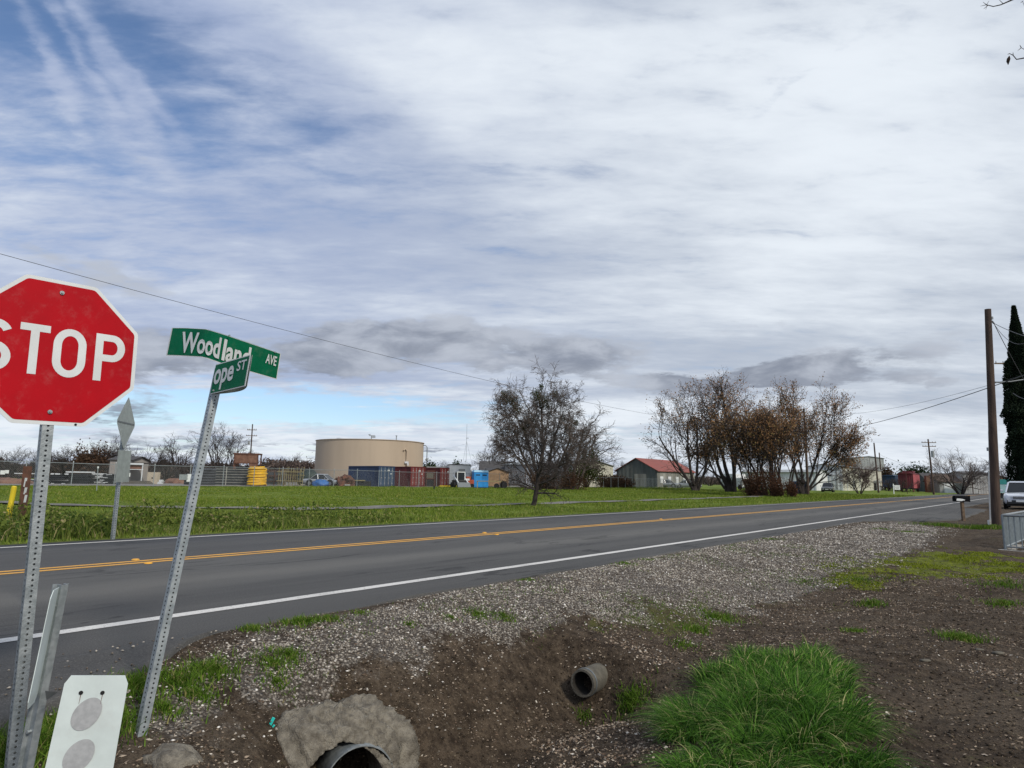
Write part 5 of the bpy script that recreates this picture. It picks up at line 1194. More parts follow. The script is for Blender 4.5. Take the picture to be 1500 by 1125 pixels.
# ------------------------------------------------------------------ shipping containers, doors towards the road
def container(px, d, body, door, label, open_=False, L=6.06, h=2.59):
    q = gd(px, d); s, dd_ = SD(q.x, q.y)
    T = thing('shipping_container', label, 'container', q, ROADANG, 'shipping containers in the yard')   # local x along the road, y away from it
    w_ = 2.44; mb = MB()
    mb.corr((-w_, L), (-w_, 0.12), .15, h-.08, .28, -.036); mb.corr((0, .12), (0, L), .15, h-.08, .28, -.036); mb.corr((0, L), (-w_, L), .15, h-.08, .28, -.036); mb.quad((-w_,0,h-.05),(0,0,h-.05),(0,L,h-.05),(-w_,L,h-.05))
    mb.build('corrugated_wall', body, T)
    mb = MB()
    for x in (-w_, 0): mb.bx(x-.06, x+.06, -.02, .12, 0, h); mb.bx(x-.06, x+.06, L-.1, L+.02, 0, h); mb.bx(x-.05, x+.05, 0, L, 0, .16); mb.bx(x-.05, x+.05, 0, L, h-.1, h+.004)
    mb.bx(-w_, 0, -.015, .11, h-.14, h+.006); mb.bx(-w_, 0, -.015, .11, 0, .16); mb.build('frame', body, T)
    if open_:
        mb = MB(); mb.bx(-w_+.08, -.08, .5, .52, .16, h-.14); mb.build('dark_opening', M['dark'], T)
        ma = MB(); ma.bx(-w_-1.1, -w_-.04, -.06, -.01, .16, h-.14); dr = ma.build('door', door, T)
    else:
        for k in (0, 1):
            x0 = -w_+.07+k*(w_/2-.06); ma = MB(); ma.corr((x0, .03), (x0+w_/2-.09, .03), .18, h-.15, .38, .02); dr = ma.build('door', door, T)
            mr = MB()
            for f_r in (.22, .72): x = x0+f_r*(w_/2-.09); mr.tube((x, -.03, .2), (x, -.03, h-.16), .022, .022, 6); mr.box((x+.06, -.035, 1.15), (.22,.03,.07)); mr.box((x, -.035, .5), (.14,.03,.09)); mr.box((x, -.035, 2.05), (.14,.03,.09))
            r_ = mr.build('lock_rod', M['steelbar'], dr)
            if k == 1: mp = MB(); mp.bx(x0+.1, x0+.42, -.012, .0, 1.95, 2.15); mp.bx(x0+.55, x0+.85, -.012, 0, 1.6, 1.7); mp.build('marking', M['white_sign'], dr)
    return T
container(577.3, 63.5, M['blue_cont'], M['blue_door'], 'dark blue shipping container, leftmost of the three in front of the tank')
container(622, 64.2, M['red_cont'], M['red_door'], 'dark red shipping container directly right of the blue one')
container(663, 65.6, M['red_cont'], M['red_door'], 'dark red shipping container nearest the white trailer')
q = gd(637, 64.5); T = thing('storage_rack', 'dark steel frame with a pale bundle standing in the gap between the two red containers', 'rack', q, ROADANG)
mb = MB(); mb.bx(-1.6,-1.5,0,.1,0,2.1); mb.bx(-.1,0,0,.1,0,2.1); mb.bx(-1.6,0,0,.1,2.0,2.1); mb.bx(-1.6,0,0,.1,1.0,1.08); mb.build('frame', M['rust'], T)
mb = MB(); mb.bx(-1.45,-.2,.1,.9,1.1,1.8); mb.build('pale_bundle', M['conc_pipe'], T); mb = MB(); mb.bx(-1.5,-.15,.1,.9,.05,.95); mb.build('black_crate', M['blackpl'], T)
for px, w2, lb in ((645, 1.7, 'yellow pallet fork bar lying on the ground before the right red container'), (656, 1.8, 'second yellow pallet bar lying at the right corner of the right red container')):
    q = gd(px, 63.0); T = thing('pallet_bar', lb, 'bar', q, ROADANG); mb = MB(); mb.bx(0, w2, 0, .25, .05, .2); mb.bx(.1, .3, -.3, .5, 0, .08); mb.bx(w2-.3, w2-.1, -.3, .5, 0, .08); mb.build('bar', M['yellowpost'], T)
# white trailer body
q = gp(689, 93); T = thing('white_trailer', 'boxy white site trailer behind the small loader and right of the containers', 'trailer', q, R(8))
mb = MB(); mb.bx(-3.0,0,0,6,.35,3.05); mb.build('body', M['whitewall'], T); mb = MB(); mb.bx(-3.04,.04,-.05,6.05,3.05,3.16); mb.build('roof', M['darkroof'], T)
mb = MB(); mb.bx(-1.7,-.8,-.03,0,.6,2.5); mb.build('door', M['greywall'], T); mb = MB(); mb.bx(-2.9,-.1,.4,5.5,0,.35); mb.build('skirt', M['blackpl'], T)
q = gp(658, 96); T = thing('white_trailer', 'low white shed roof showing above the red containers', 'shed', q, R(8)); mb = MB(); mb.bx(-3.2,3.0,0,4,0,2.75); mb.build('body', M['whitewall'], T); mb = MB(); mb.bx(-3.3,3.1,-.15,4.1,2.75,2.87); mb.build('roof', M['greyroof'], T)
# portable toilets
def potty(px, Y, lab):
    q = gp(px, Y); T = thing('portable_toilet', lab, 'portable toilet', q, R(18), 'portable toilets in the yard')
    mb = MB(); mb.bx(-.55,.55,-.55,.55,.08,2.05); mb.build('cabin', M['potty'], T, bevel=.04)
    mb = MB(); mb.v += [(-.6,-.6,2.05),(.6,-.6,2.05),(.6,.6,2.05),(-.6,.6,2.05),(-.45,-.5,2.3),(.45,-.5,2.3),(.45,.5,2.3),(-.45,.5,2.3)]; mb.f += [(0,1,5,4),(1,2,6,5),(2,3,7,6),(3,0,4,7),(4,5,6,7)]; mb.build('roof', M['pottyroof'], T)
    mb = MB(); mb.bx(-.38,.38,-.575,-.552,.2,1.95); dr = mb.build('door', M['potty'], T); mb = MB(); mb.bx(-.28,.28,-.585,-.577,1.6,1.75); mb.build('vent', M['dark'], dr); mb = MB(); mb.tube((.42,.4,2.1),(.42,.4,2.6),.05,.05,6); mb.build('vent_pipe', M['greypl'], T); mb = MB(); mb.bx(-.58,.58,-.58,.58,0,.08); mb.build('skid', M['dark'], T)
potty(698.5, 86, 'blue portable toilet, the left one of the pair by the white trailer'); potty(708, 87, 'blue portable toilet, the right one of the pair beside the tan shed')
# loaders
q = gp(674, 84); T = thing('skid_loader', 'small dark and white skid loader parked before the white trailer', 'loader', q, R(25))
mb = MB(); mb.bx(-.8,.8,-.5,.9,.35,1.0); mb.build('chassis', M['blackpl'], T, bevel=.05); mb = MB(); mb.bx(-.5,.5,-.3,.55,1.0,1.95); mb.build('cab', M['glass'], T); mb = MB(); mb.bx(-.56,.56,-.36,.62,1.95,2.05); mb.bx(-.56,-.46,-.36,-.28,1,2); mb.bx(.46,.56,-.36,-.28,1,2); mb.build('cab_frame', M['whitewall'], T)
mb = MB(); mb.beam((-.65,.8,1.6),(-.65,-1.2,.6),.12,.16); mb.beam((.65,.8,1.6),(.65,-1.2,.6),.12,.16); mb.build('lift_arms', M['whitewall'], T); mb = MB(); mb.prism([(-.85,-1.2,.1),(-.85,-1.7,.1),(-.85,-1.2,.7)], (1.7,0,0)); mb.build('bucket', M['galvd'], T)
for x in (-.85,.85):
    for y in (-.25,.6): mb = MB(); mb.tube((x-.13,y,.36),(x+.13,y,.36),.36,.36,14); mb.build('wheel', M['tyre'], T)
q = gp(687, 85); T = thing('air_compressor', 'small orange towed machine on wheels left of the blue toilets', 'machine', q, R(10))
mb = MB(); mb.bx(-.7,.6,-.5,.5,.45,1.05); mb.bx(-.4,.2,-.4,.4,1.05,1.45); mb.build('housing', M['orange'], T, bevel=.06); mb = MB(); mb.bx(-.55,.0,-.55,.0,.95,1.2); mb.build('white_tank', M['whitewall'], T)
for x in (-.3,.35): mb = MB(); mb.tube((x,-.6,.28),(x,-.45,.28),.28,.28,12); mb.build('wheel', M['tyre'], T)
q = gp(716, 84); T = thing('flatbed_rack', 'low wooden rail over black tyres between the toilets and the metal building', 'rack', q); mb = MB(); mb.bx(-1.6,2.2,0,.1,.85,.95); mb.bx(-1.5,-1.4,0,.1,0,.9); mb.bx(1.6,1.7,0,.1,0,.9); mb.build('rail', M['timber'], T)
mb = MB(); mb.tube((1.9,0,.45),(1.9,.4,.45),.5,.5,12); mb.tube((1.0,0,.3),(1.0,.4,.3),.35,.35,12); mb.build('tyres', M['tyre'], T)
# ------------------------------------------------------------------ stores on the left of the yard
def stackpipe(T, x0, x1, z0, rows, r, m, y0=0, cols=5):
    mb = MB()
    for k in range(rows):
        for j in range(cols): mb.tube((x0, y0+j*2*r, z0+r+k*2*r*.92), (x1, y0+j*2*r, z0+r+k*2*r*.92), r, r, 8)
    return mb.build('pipes', m, T)
q = gp(290, 71); T = thing('pipe_rack', 'tall rack of dark grey pipes with pale spacer battens left of the yellow coil', 'pipe stack', q, R(3))
stackpipe(T, 0, 5.7, .1, 6, .155, M['greypl'])
mb = MB()
for k in range(7): mb.bx(1.9, 5.8, -.24, -.15, .06+k*.286, .10+k*.286)
for x in (.02, 3.0, 5.6): mb.bx(x, x+.07, -.30, -.22, 0, 2.0)
mb.build('battens', M['palepl'], T)
q = gp(281, 72); T = thing('pipe_crate', 'short dark stack of crated pipes with a white label at the leaning post', 'pipe stack', q, R(3)); stackpipe(T, -.8, .6, .05, 4, .155, M['blackpl']); mb = MB(); mb.bx(.4,.95,-.24,-.18,1.45,1.9); mb.build('white_label', M['white_sign'], T); mb = MB(); mb.bx(-.8,.6,-.22,-.17,.98,1.04); mb.build('strap', M['rustpanel'], T)
q = gp(376.5, 70); T = thing('hose_coil', 'tall bright yellow coil of plastic pipe standing in the yard', 'pipe coil', q)
mb = MB(); rs2 = random.Random(4); pts = []
for k in range(14*28):
    a = 2*pi*k/28; t_ = k/28; r_ = .86+.06*sin(t_*3.1)+(.05 if int(t_) % 3 == 0 else 0)-.05*(t_ > 11)
    pts.append((cos(a)*r_+.03*sin(t_*1.7), sin(a)*r_, .10+t_*.135+.015*sin(a*2+t_)))
mb.path(pts, .085, 7); mb.build('coiled_pipe', M['yellow'], T, smooth=True)
mb = MB(); mb.lathe([(.70,.05),(.72,1.85)], 20); mb.build('inner_turns', M['yellow'], T)
q = gp(357.5, 96); T = thing('rusty_hopper', 'rust-brown raised steel hopper frame above the pipe stacks', 'hopper', q, R(4))
mb = MB()
for x in (-1.7, 1.6):
    for y in (0, 1.6): mb.bx(x, x+.16, y, y+.16, 0, 4.35)
mb.bx(-1.75,1.8,-.06,1.82,4.2,4.42); mb.bx(-1.7,1.75,-.02,.12,2.9,3.05); mb.build('frame', M['rust'], T)
mb = MB(); mb.bx(-1.56,1.62,.02,.08,3.05,4.2); mb.bx(.55,1.6,.02,.08,1.3,2.95); mb.bx(-1.6,-1.55,.1,1.6,2,4.2); mb.build('stained_panel', M['rustpanel'], T)
mb = MB(); mb.bx(-1.5,.4,.5,.6,1.2,2.5); mb.build('dark_bin', M['blackpl'], T); mb = MB(); mb.tube((-.4,.2,2.55),(-.4,.2,2.8),.16,.05,8); mb.build('lamp_cap', M['whitewall'], T)
q = gp(402, 74); T = thing('timber_rack', 'rusty low steel rack with grey sleepers right of the yellow coil', 'rack', q); mb = MB()
for x in (-1.0, -.05, 1.0): mb.bx(x-.04, x+.04, 0, .08, 0, 1.75)
for z in (.45, 1.05, 1.6): mb.bx(-1, 1, 0, .07, z, z+.07)
mb.build('frame', M['rust'], T); mb = MB(); mb.bx(-.95,.95,.1,.9,.1,.8); mb.bx(-.95,.95,.1,.9,1.15,1.5); mb.build('sleepers', M['greypl'], T)
q = gp(425, 73); T = thing('stake_rack', 'bundle of upright yellowish timber stakes lashed with rails left of the tank', 'timber rack', q); rr2 = random.Random(8)
mb = MB()
for i in range(13): x = -1.35+i*.225; mb.beam((x, .0+rr2.uniform(-.1,.5), -.05), (x+rr2.uniform(-.06,.06), rr2.uniform(-.1,.5), 1.95+rr2.uniform(-.15,.2)), .06, .06)
mb.build('stakes', M['timber'], T); mb = MB(); mb.bx(-1.5,1.4,-.12,-.06,1.55,1.63); mb.bx(-1.5,1.4,-.12,-.06,.55,.62); mb.bx(-1.5,1.4,.5,.56,1.2,1.28); mb.build('rails', M['timber'], T)
q = gp(452, 80); T = thing('tarped_trailer', 'dark green tarped load with pale straps just left of the tank base', 'trailer', q); 
blob('tarp', M['tealpl'], T, q+Vector((-.1,0,.85)), (1.35,1.0,.95), 14, 3, amp=.35); mb = MB(); mb.bx(-.5,.3,-1.0,-.95,.85,.92); mb.bx(-1.0,-.4,-1.0,-.95,.78,.83); mb.bx(-.6,.0,-1.0,-.9,.1,.2); mb.build('straps', M['palepl'], T)
# rubble pile and rows of black pipe under white caps
def pile(name, lab, px, Y, rad, m, seed, cat2='pile', amp=.7):
    q = gp(px, Y); T = thing(name, lab, cat2, q); blob('heap', m, T, q+Vector((0,0,-.05)), rad, seed, 4, amp=amp); return T, q
T, q = pile('scrap_pile', 'dark brown heap of scrap between the blue car and the blue container', 504, 76, (1.0,.8,1.05), M['rust'], 22)
mb = MB(); mb.bx(.3,.9,-.9,-.7,.12,.28); mb.build('pale_block', M['palepl'], T)
rsx = np.random.RandomState(3); l = leafcloud('scrap', rsx.normal(0,.4,(500,3))*np.array([1.1,.8,.5])+np.array([0,0,.5]), .2, M['redbush'], rsx, elong=3); l.parent = T
q = gd(530, 62.5); T = thing('pallet_bar', 'yellow-topped pale plank on black blocks at the left foot of the blue container', 'plank', q, ROADANG); mb = MB(); mb.bx(-1.1,.5,0,.3,.72,.84); mb.build('plank', M['timber'], T); mb = MB(); mb.bx(-1.0,1.6,.3,.9,0,.7); mb.build('black_blocks', M['blackpl'], T)
pile('gravel_heap', 'low red-brown heap of soil behind the fence at the far left', 4, 60, (2.6,1.2,.55), M['rustpanel'], 23, 'heap', .4)
pile('gravel_heap', 'low rusty heap by the white notice boards on the fence', 262, 80, (1.9,1.0,.75), M['rustpanel'], 24, 'heap', .4)
for (x0, x1, Y, hgt, lab, wt) in ((70, 97, 63, 1.05, 'low black stack of pipes with scattered white caps just right of the stop sign post', 0), (97, 133, 64, 1.15, 'long black covered stack with a bright white top edge', 1), (134, 168, 65, 1.05, 'black and silver tangle of pipe bundles left of the warning sign post', 2)):
    a, b = gp(x0, Y), gp(x1, Y); Lx = b.x-a.x; T = thing('pipe_bundle', lab, 'pipe stack', a)
    mb = MB(); rr3 = random.Random(x0)
    for k in range(5):
        for j in range(3):
            z = .12+k*.2; mb.tube((rr3.uniform(0,.3), j*.25, z), (Lx-rr3.uniform(0,.3), j*.25, z+rr3.uniform(-.05,.05)), .10, .10, 7)
    mb.build('black_pipes', M['blackpl'], T)
    mb = MB()
    if wt == 1: mb.bx(-.1, Lx, -.1, .5, hgt-.02, hgt+.10)
    if wt == 0:
        for k in range(7): x = rr3.uniform(0, Lx); mb.bx(x, x+.3, -.12, -.05, hgt-.1, hgt+.02)
        for k in range(4): x = rr3.uniform(0, Lx); mb.bx(x, x+.3, -.35, -.25, .0, .13)
    if wt == 2:
        for k in range(16): x = rr3.uniform(0, Lx-.6); z = rr3.uniform(.15, 1.0); mb.beam((x, -.13, z), (x+rr3.uniform(.3,.9), -.13, z+rr3.uniform(-.06,.06)), .03, .05)
        mb.bx(0, Lx*.5, -.1, .5, hgt-.06, hgt+.03)
    mb.build('white_caps', M['white_sign'], T)
q = gp(10, 62); T = thing('pipe_bundle', 'low pale pipes lying behind the yellow bollard', 'pipe stack', q); mb = MB(); mb.bx(.6,2.4,0,.3,.95,1.03); mb.bx(.9,2.9,.2,.6,.4,.46); mb.build('white_caps', M['white_sign'], T); mb = MB(); mb.bx(.5,2.9,.1,.8,.0,.4); mb.build('black_pipes', M['blackpl'], T)
q = gp(224.5, 74); T = thing('utility_cabinet', 'cream utility cabinet with a dark keyhole behind the fence', 'cabinet', q); mb = MB(); mb.bx(-.58,.58,-.3,.3,0,1.32); mb.build('cabinet', mat('cream_paint',(.50,.43,.32),.6,0,.06,2,dirt=.2), T, bevel=.02); mb = MB(); mb.bx(-.06,.08,-.33,-.31,.6,.75); mb.build('latch', M['dark'], T)
q = gp(236, 73); T = thing('white_crate', 'small white crate on the ground right of the cream cabinet', 'crate', q); mb = MB(); mb.bx(-.3,.15,-.2,.2,0,.25); mb.bx(-.15,.2,-.2,.1,.25,.5); mb.build('crate', M['white_sign'], T)
a, b = gp(178, 69), gp(222, 69); T = thing('plank_stack', 'low stack of grey planks lying along the fence left of the cream cabinet', 'plank stack', a); mb = MB()
for k in range(3): mb.bx(.1*k, (b.x-a.x)-.25*k, .12*k, .12*k+.5, .06+k*.11, .15+k*.11)
mb.build('planks', M['conc_pipe'], T)
for px, pz, wd2, h2, lab in ((187, 695.5, .28, .32, 'small square white notice hung on the fence, left of the cream cabinet'), (276, 700, .38, .70, 'upright white notice board on the fence beside the leaning street sign post'), (268, 699, .75, .5, 'faded wide notice board on the fence above the rusty heap'), (2, 692, .3, .3, 'white square notice on the fence at the left edge'), (8, 691, .25, .25, 'small round-cornered white notice next to the square one')):
    g = gd(px, 60.93); zz2 = at(px, pz, g.y).z; T = thing('notice', lab, 'notice', (g.x, g.y, zz2-h2/2), ROADANG); mb = MB(); mb.bx(-wd2/2, wd2/2, -.03, -.01, 0, h2); mb.build('panel', M['white_sign'] if px != 268 else M['galv'], T)
q = gp(640, 70); 
g = Gt(636, 717.5); T = thing('marker_stake', 'short dark stake standing alone at the far edge of the field', 'stake', g); mb = MB(); mb.beam((0,0,-.1),(0,0,.42),.16,.16); mb.build('stake', M['blackpl'], T)
g = Gt(141.5, 720); T = thing('sign_stake', 'thin pale steel stake standing in the grass before the fence', 'stake', g); t_ = at(143.5, 686, g.y); mb = MB(); mb.tube(g, t_, .025, .025, 6); mb.build('pole', M['galv'], T, world=True); mb = MB(); mb.tube(t_, t_+Vector((0,0,.12)), .05, .05, 8); mb.build('cap', M['white_sign'], T, world=True)

# ------------------------------------------------------------------ buildings
def building(name, lab, loc, rot, wx, dy, he, hr, wall, side, roof, ridge='x', corr=True, over=.3, cat2='building', pitch=.6):
    """local: x runs right 0..wx, y runs away 0..dy ; gable at x ends if ridge is 'x', else gable faces y=0"""
    T = thing(name, lab, cat2, loc, rot)
    g = (lambda t: he+(hr-he)*(1-abs(2*t-1)))
    F_ = (lambda mb, a, b, zt: mb.corr(a, b, -.2, zt, pitch, .04))
    m1 = MB(); F_(m1, (0,0), (wx,0), g if ridge == 'y' else he); m1.build('front_wall', wall, T); m1 = MB(); F_(m1, (wx,dy), (0,dy), g if ridge == 'y' else he); m1.build('back_wall', wall, T)
    m2 = MB(); F_(m2, (0,dy), (0,0), he if ridge == 'y' else g); m2.build('side_wall', side, T); m2 = MB(); F_(m2, (wx,0), (wx,dy), he if ridge == 'y' else g); m2.build('side_wall', side, T)
    mr = MB(); o = over; th = .10
    if ridge == 'x':
        sl = (hr-he)/(dy/2)
        for sgn in (0, 1):
            y0, y1 = (-o, dy/2) if sgn == 0 else (dy+o, dy/2); z0 = he-o*sl
            mr.prism([(-o,y0,z0+.05),(wx+o,y0,z0+.05),(wx+o,y1,hr+.05),(-o,y1,hr+.05)], (0,0,th))
    else:
        sl = (hr-he)/(wx/2)
        for sgn in (0, 1):
            x0, x1 = (-o, wx/2) if sgn == 0 else (wx+o, wx/2); z0 = he-o*sl
            mr.prism([(x0,-o,z0+.05),(x0,dy+o,z0+.05),(x1,dy+o,hr+.05),(x1,-o,hr+.05)], (0,0,th))
    mr.build('roof', roof, T)
    return T
def addbox(T, name, m, *b): mb = MB(); mb.bx(*b); return mb.build(name, m, T)
# big grey metal building: aligned with the road, its grey end faces left, its cream side painted brighter for the light on it
q = gd(841, 63); T = building('metal_building', 'large corrugated building, grey left and cream right, behind the mistletoe tree', q, ROADANG, 13, 15.5, 3.9, 4.7, M['cream'], M['greywall'], M['greyroof'], 'y')
dr = addbox(T, 'roller_door', M['whitewall'], -.07, -.02, 6.2, 10.4, 0, 3.3); addbox(T, 'door', M['greywall'], 3.2, 4.2, -.07, -.02, 0, 2.1)
for k in range(3): addbox(T, 'seam_post', M['greyroof'], -.08, -.02, 3+k*3.9, 3.08+k*3.9, 0, 4)
# barn with red roof
q = gp(963, 118); T = building('barn', 'old grey-green barn with a rusty red metal roof', q, ROADANG, 16, 8.4, 3.0, 5.2, M['barnside'], M['barnwall'], M['redroof'], 'x', over=.35, pitch=.8)
addbox(T, 'barn_door', M['barnside'], -.07, -.02, 2.2, 4.6, 0, 2.4)
for k in range(4): addbox(T, 'boarded_window', M['whitewall'], 1.0+k*3.2, 2.2+k*3.2, -.08, -.03, .8, 2.0)
# brown roofed shed with tan wall
q = gp(711, 112); T = building('shed', 'low shed with a dark shingle roof and a tan plank wall behind the blue toilets', q, R(20), 4.2, 6, 2.3, 3.0, M['tanwall'], M['tanwall'], M['darkroof'], 'y', pitch=.2)
q = gp(703, 122); T = building('house', 'long dark-roofed house roof showing behind the toilets', q, R(0), 6, 6, 2.7, 4.5, M['greywall'], M['greywall'], M['darkroof'], 'x', pitch=.3); mb = MB(); mb.tube((1.2,3,4.3),(1.2,3,5.3),.12,.12,6); mb.tube((-.6,3,4.3),(-.6,3,5.0),.1,.1,6); mb.build('chimney_pipe', M['whitewall'], T)
# small house at left
q = gp(158, 104); T = building('house', 'small pale grey house with a dark low roof behind the warning sign post', q, R(6), 3.3, 6, 3.3, 3.9, M['greywall'], M['greywall'], M['darkroof'], 'x', pitch=.25)
for o in T.children:
    if 'wall' in o.name: o.data.materials[0] = mat('pale_grey_siding', (.30,.28,.26), .8, 0, .08, .8)
q = gp(176, 102); T = thing('carport', 'small carport with white fascia and a pinkish wall right of the pale house', 'carport', q, R(4)); addbox(T, 'roof', M['darkroof'], 0, 3.2, 0, 4, 2.75, 2.9); addbox(T, 'fascia', M['white_sign'], -.05, 3.25, -.06, -.0, 2.55, 2.8); addbox(T, 'wall', M['rustpanel'], .1, 3.0, .3, .4, 1.9, 2.55); addbox(T, 'lower_rail', M['white_sign'], 0, 3.2, .1, .2, 1.78, 1.88)
for x in (.05, 3.05): addbox(T, 'post', M['white_sign'], x, x+.12, 0, .12, 0, 2.6)
# cream warehouse to the right
q = gp(1235, 128); T = building('warehouse', 'long cream and white metal warehouse behind the parked dark car', q, ROADANG, 38, 6.6, 4.6, 5.1, M['cream'], M['whitewall'], M['greyroof'], 'x', pitch=.7)
addbox(T, 'downpipe', M['white_sign'], 3.0, 3.3, -.1, -.02, 0, 4.6); addbox(T, 'downpipe', M['white_sign'], 14, 14.4, -.1, -.02, 0, 4.6); addbox(T, 'door', M['greywall'], 8, 9.4, -.1, -.04, 0, 2.2); addbox(T, 'vent', M['dark'], -.08, -.02, 2, 2.6, 2.8, 3.1)
for k in range(3): addbox(T, 'stain_strip', M['greywall'], -.06, -.02, 1+k*2, 1.3+k*2, .2, 4.4)
q = gp(1196, 122); T = building('warehouse', 'low white building seen through the roadside trees', q, ROADANG, 8, 14, 3.3, 3.8, M['whitewall'], M['whitewall'], M['greyroof'], 'y')
q = gp(1252, 205); T = building('mill_building', 'tall pale grey building rising behind the warehouse and poles', q, R(0), 9.6, 9, 9.2, 9.8, M['greyroof'], M['greyroof'], M['greyroof'], 'y', pitch=.8)
q = gp(1262, 150); T = building('shed', 'small white shed just right of the small pinkish tree', q, R(0), 4.2, 5, 1.9, 2.2, M['whitewall'], M['whitewall'], M['greyroof'], 'x'); addbox(T, 'dark_door', M['dark'], 2.6, 3.4, -.08, -.04, 0, 1.6)
# brown roofed house, white barn
q = gp(1376, 150); T = building('house', 'low house with a brown roof and pale garage door right of the transformer pole', q, R(-8), 7.2, 7, 2.6, 4.1, M['greywall'], M['greywall'], M['brownroof'], 'x', pitch=.3); addbox(T, 'garage_door', M['whitewall'], .9, 3.3, -.09, -.05, 0, 2.1); addbox(T, 'chimney', M['rustpanel'], -1.8, -1.0, 2, 3, 0, 3.9)
q = gp(1357, 165); T = building('house', 'dim grey-green house behind the transformer pole', q, R(-8), 6, 6, 3.0, 4.6, M['barnwall'], M['barnwall'], M['darkroof'], 'x', pitch=.3)
q = gp(1412, 148); T = building('barn', 'tall weathered white barn with a flat dark roof edge at the end of the road', q, R(-14), 5.0, 8, 4.4, 4.9, M['barnside'], M['barnside'], M['darkroof'], 'x', pitch=.5); addbox(T, 'lean_to_roof', M['brownroof'], -2.2, 1.4, -1.4, 0, 2.3, 2.5); addbox(T, 'corner_board', M['whitewall'], 4.9, 5.2, -.1, -.02, 0, 4.4)
for o in T.children:
    if 'wall' in o.name: o.data.materials[0] = mat('white_washed_boards', (.42,.42,.40), .85, 0, .15, .6, streak=True, dirt=.4)
q = gp(1440, 152); T = building('house', 'tan building end right of the white barn', q, R(-14), 5, 8, 3.4, 4.6, M['tanwall'], M['tanwall'], M['brownroof'], 'y', pitch=.4)
# rail cars
def railcar(lab, px, Y, body, end, Lx, hh2, w2=3.0):
    q = gp(px, Y); T = thing('rail_car', lab, 'rail car', q, ROADANG)
    mb = MB(); mb.corr((0,w2), (0,0), .9, hh2, .4, -.03); mb.quad((0,0,.9),(0,w2,.9),(Lx,w2,.9),(Lx,0,.9)); mb.build('end_wall', body, T)
    mb = MB(); mb.corr((0,0), (Lx,0), .9, hh2, .4, .03); mb.corr((Lx,w2), (0,w2), .9, hh2, .4, .03); mb.build('side_wall', end, T)
    mb = MB(); mb.prism([(-.3,-.15,hh2),(-.3,w2*.25,hh2+.28),(-.3,w2*.75,hh2+.28),(-.3,w2+.15,hh2)], (Lx+.6,0,0)); mb.build('roof', body, T)
    mb = MB(); mb.bx(0,Lx,.2,w2-.2,.65,.9); mb.bx(-1.0,0,.1,w2-.1,.75,.88); mb.build('underframe', M['blackpl'], T)
    for x in (1.5, Lx-1.5):
        for y in (.3, w2-.3):
            for dx_ in (-.6, .6): mb = MB(); mb.tube((x+dx_, y-.07, .42), (x+dx_, y+.07, .42), .42, .42, 14); mb.build('wheel', M['rust'], T)
    return T
T = railcar('dull red old caboose standing on the grass beyond the road', 1338, 150, M['caboose'], M['cabend'], 9.5, 4.2)
mb = MB(); mb.bx(3.5,6.2,.4,2.6,4.3,4.9); mb.build('cupola', M['caboose'], T)
T = railcar('dark blue rail car partly hidden behind bare shrubs and poles', 1312, 165, M['bluecar'], M['bluecar'], 9, 3.6)
for px, Y, sc, wl in ((1300, 150, .45, 'left end of the blue rail car'), (1312, 152, .4, 'gap between the rail cars'), (1322, 148, .45, 'left end of the red caboose')): place_copy(sm, px, Y, sc, px, 'scrubby bare sapling in front of the '+wl, 'saplings by the rail cars', 1.3)
# blue skip
q = gp(1182, 93); T = thing('dumpster', 'dark blue dumpster between the tree row and the tall dark pole', 'dumpster', q, R(0)); addbox(T, 'bin', M['blue_cont'], -1.5, 0, 0, 1.4, .1, 1.75); addbox(T, 'lid', M['bluetarp'], -1.55, .05, -.05, 1.45, 1.75, 1.85)
# for-sale board
g = Gt(1309.5, 723.5); T = thing('yard_sign', 'small white notice board hanging from a white post on the far verge', 'sign', g); k = g.y/950
mb = MB(); mb.bx(-.06,.06,-.05,.05,-.1,14.5*k); mb.bx(-.1, 9.5*k, -.04,.04, 11.6*k, 12.6*k); mb.build('post', M['white_sign'], T)
mb = MB(); mb.bx(1.4*k, 9.3*k, -.03, .03, 6*k, 11.4*k); mb.build('panel', M['white_sign'], T); mb = MB(); mb.bx(2.4*k, 8.3*k, -.04, -.032, 9.3*k, 10.2*k); mb.bx(3.0*k, 7.6*k, -.04, -.032, 7.4*k, 8.1*k); mb.build('faded_lines', M['greywall'], T)
# teal billboard
q = gp(1463, 84); T = thing('roadside_billboard', 'teal and pale roadside billboard behind the white car', 'billboard', q, R(-22)); k = 84/950
mb = MB(); mb.bx(0, 36*k, 0, .15, 8*k, 27.5*k); mb.build('panel', M['tealw'], T); mb = MB(); mb.bx(-.02, 36*k+.02, -.03, -.005, 20.5*k, 27.6*k); mb.build('teal_band', M['teal'], T)
mb = MB()
for z0_, xa, xb in ((18.2,7,28),(15.6,9,26),(13.0,8,29)): mb.bx(xa*k, xb*k, -.03, -.005, z0_*k, (z0_+1.1)*k)
mb.build('faded_lines', M['whitewall'], T); mb = MB()
for x in (2*k, 18*k, 34*k): mb.bx(x, x+.15, .16, .3, 0, 26*k)
mb.bx(0, 36*k, .2, 1.2, .1, 7.4*k); mb.build('supports', M['blackpl'], T)

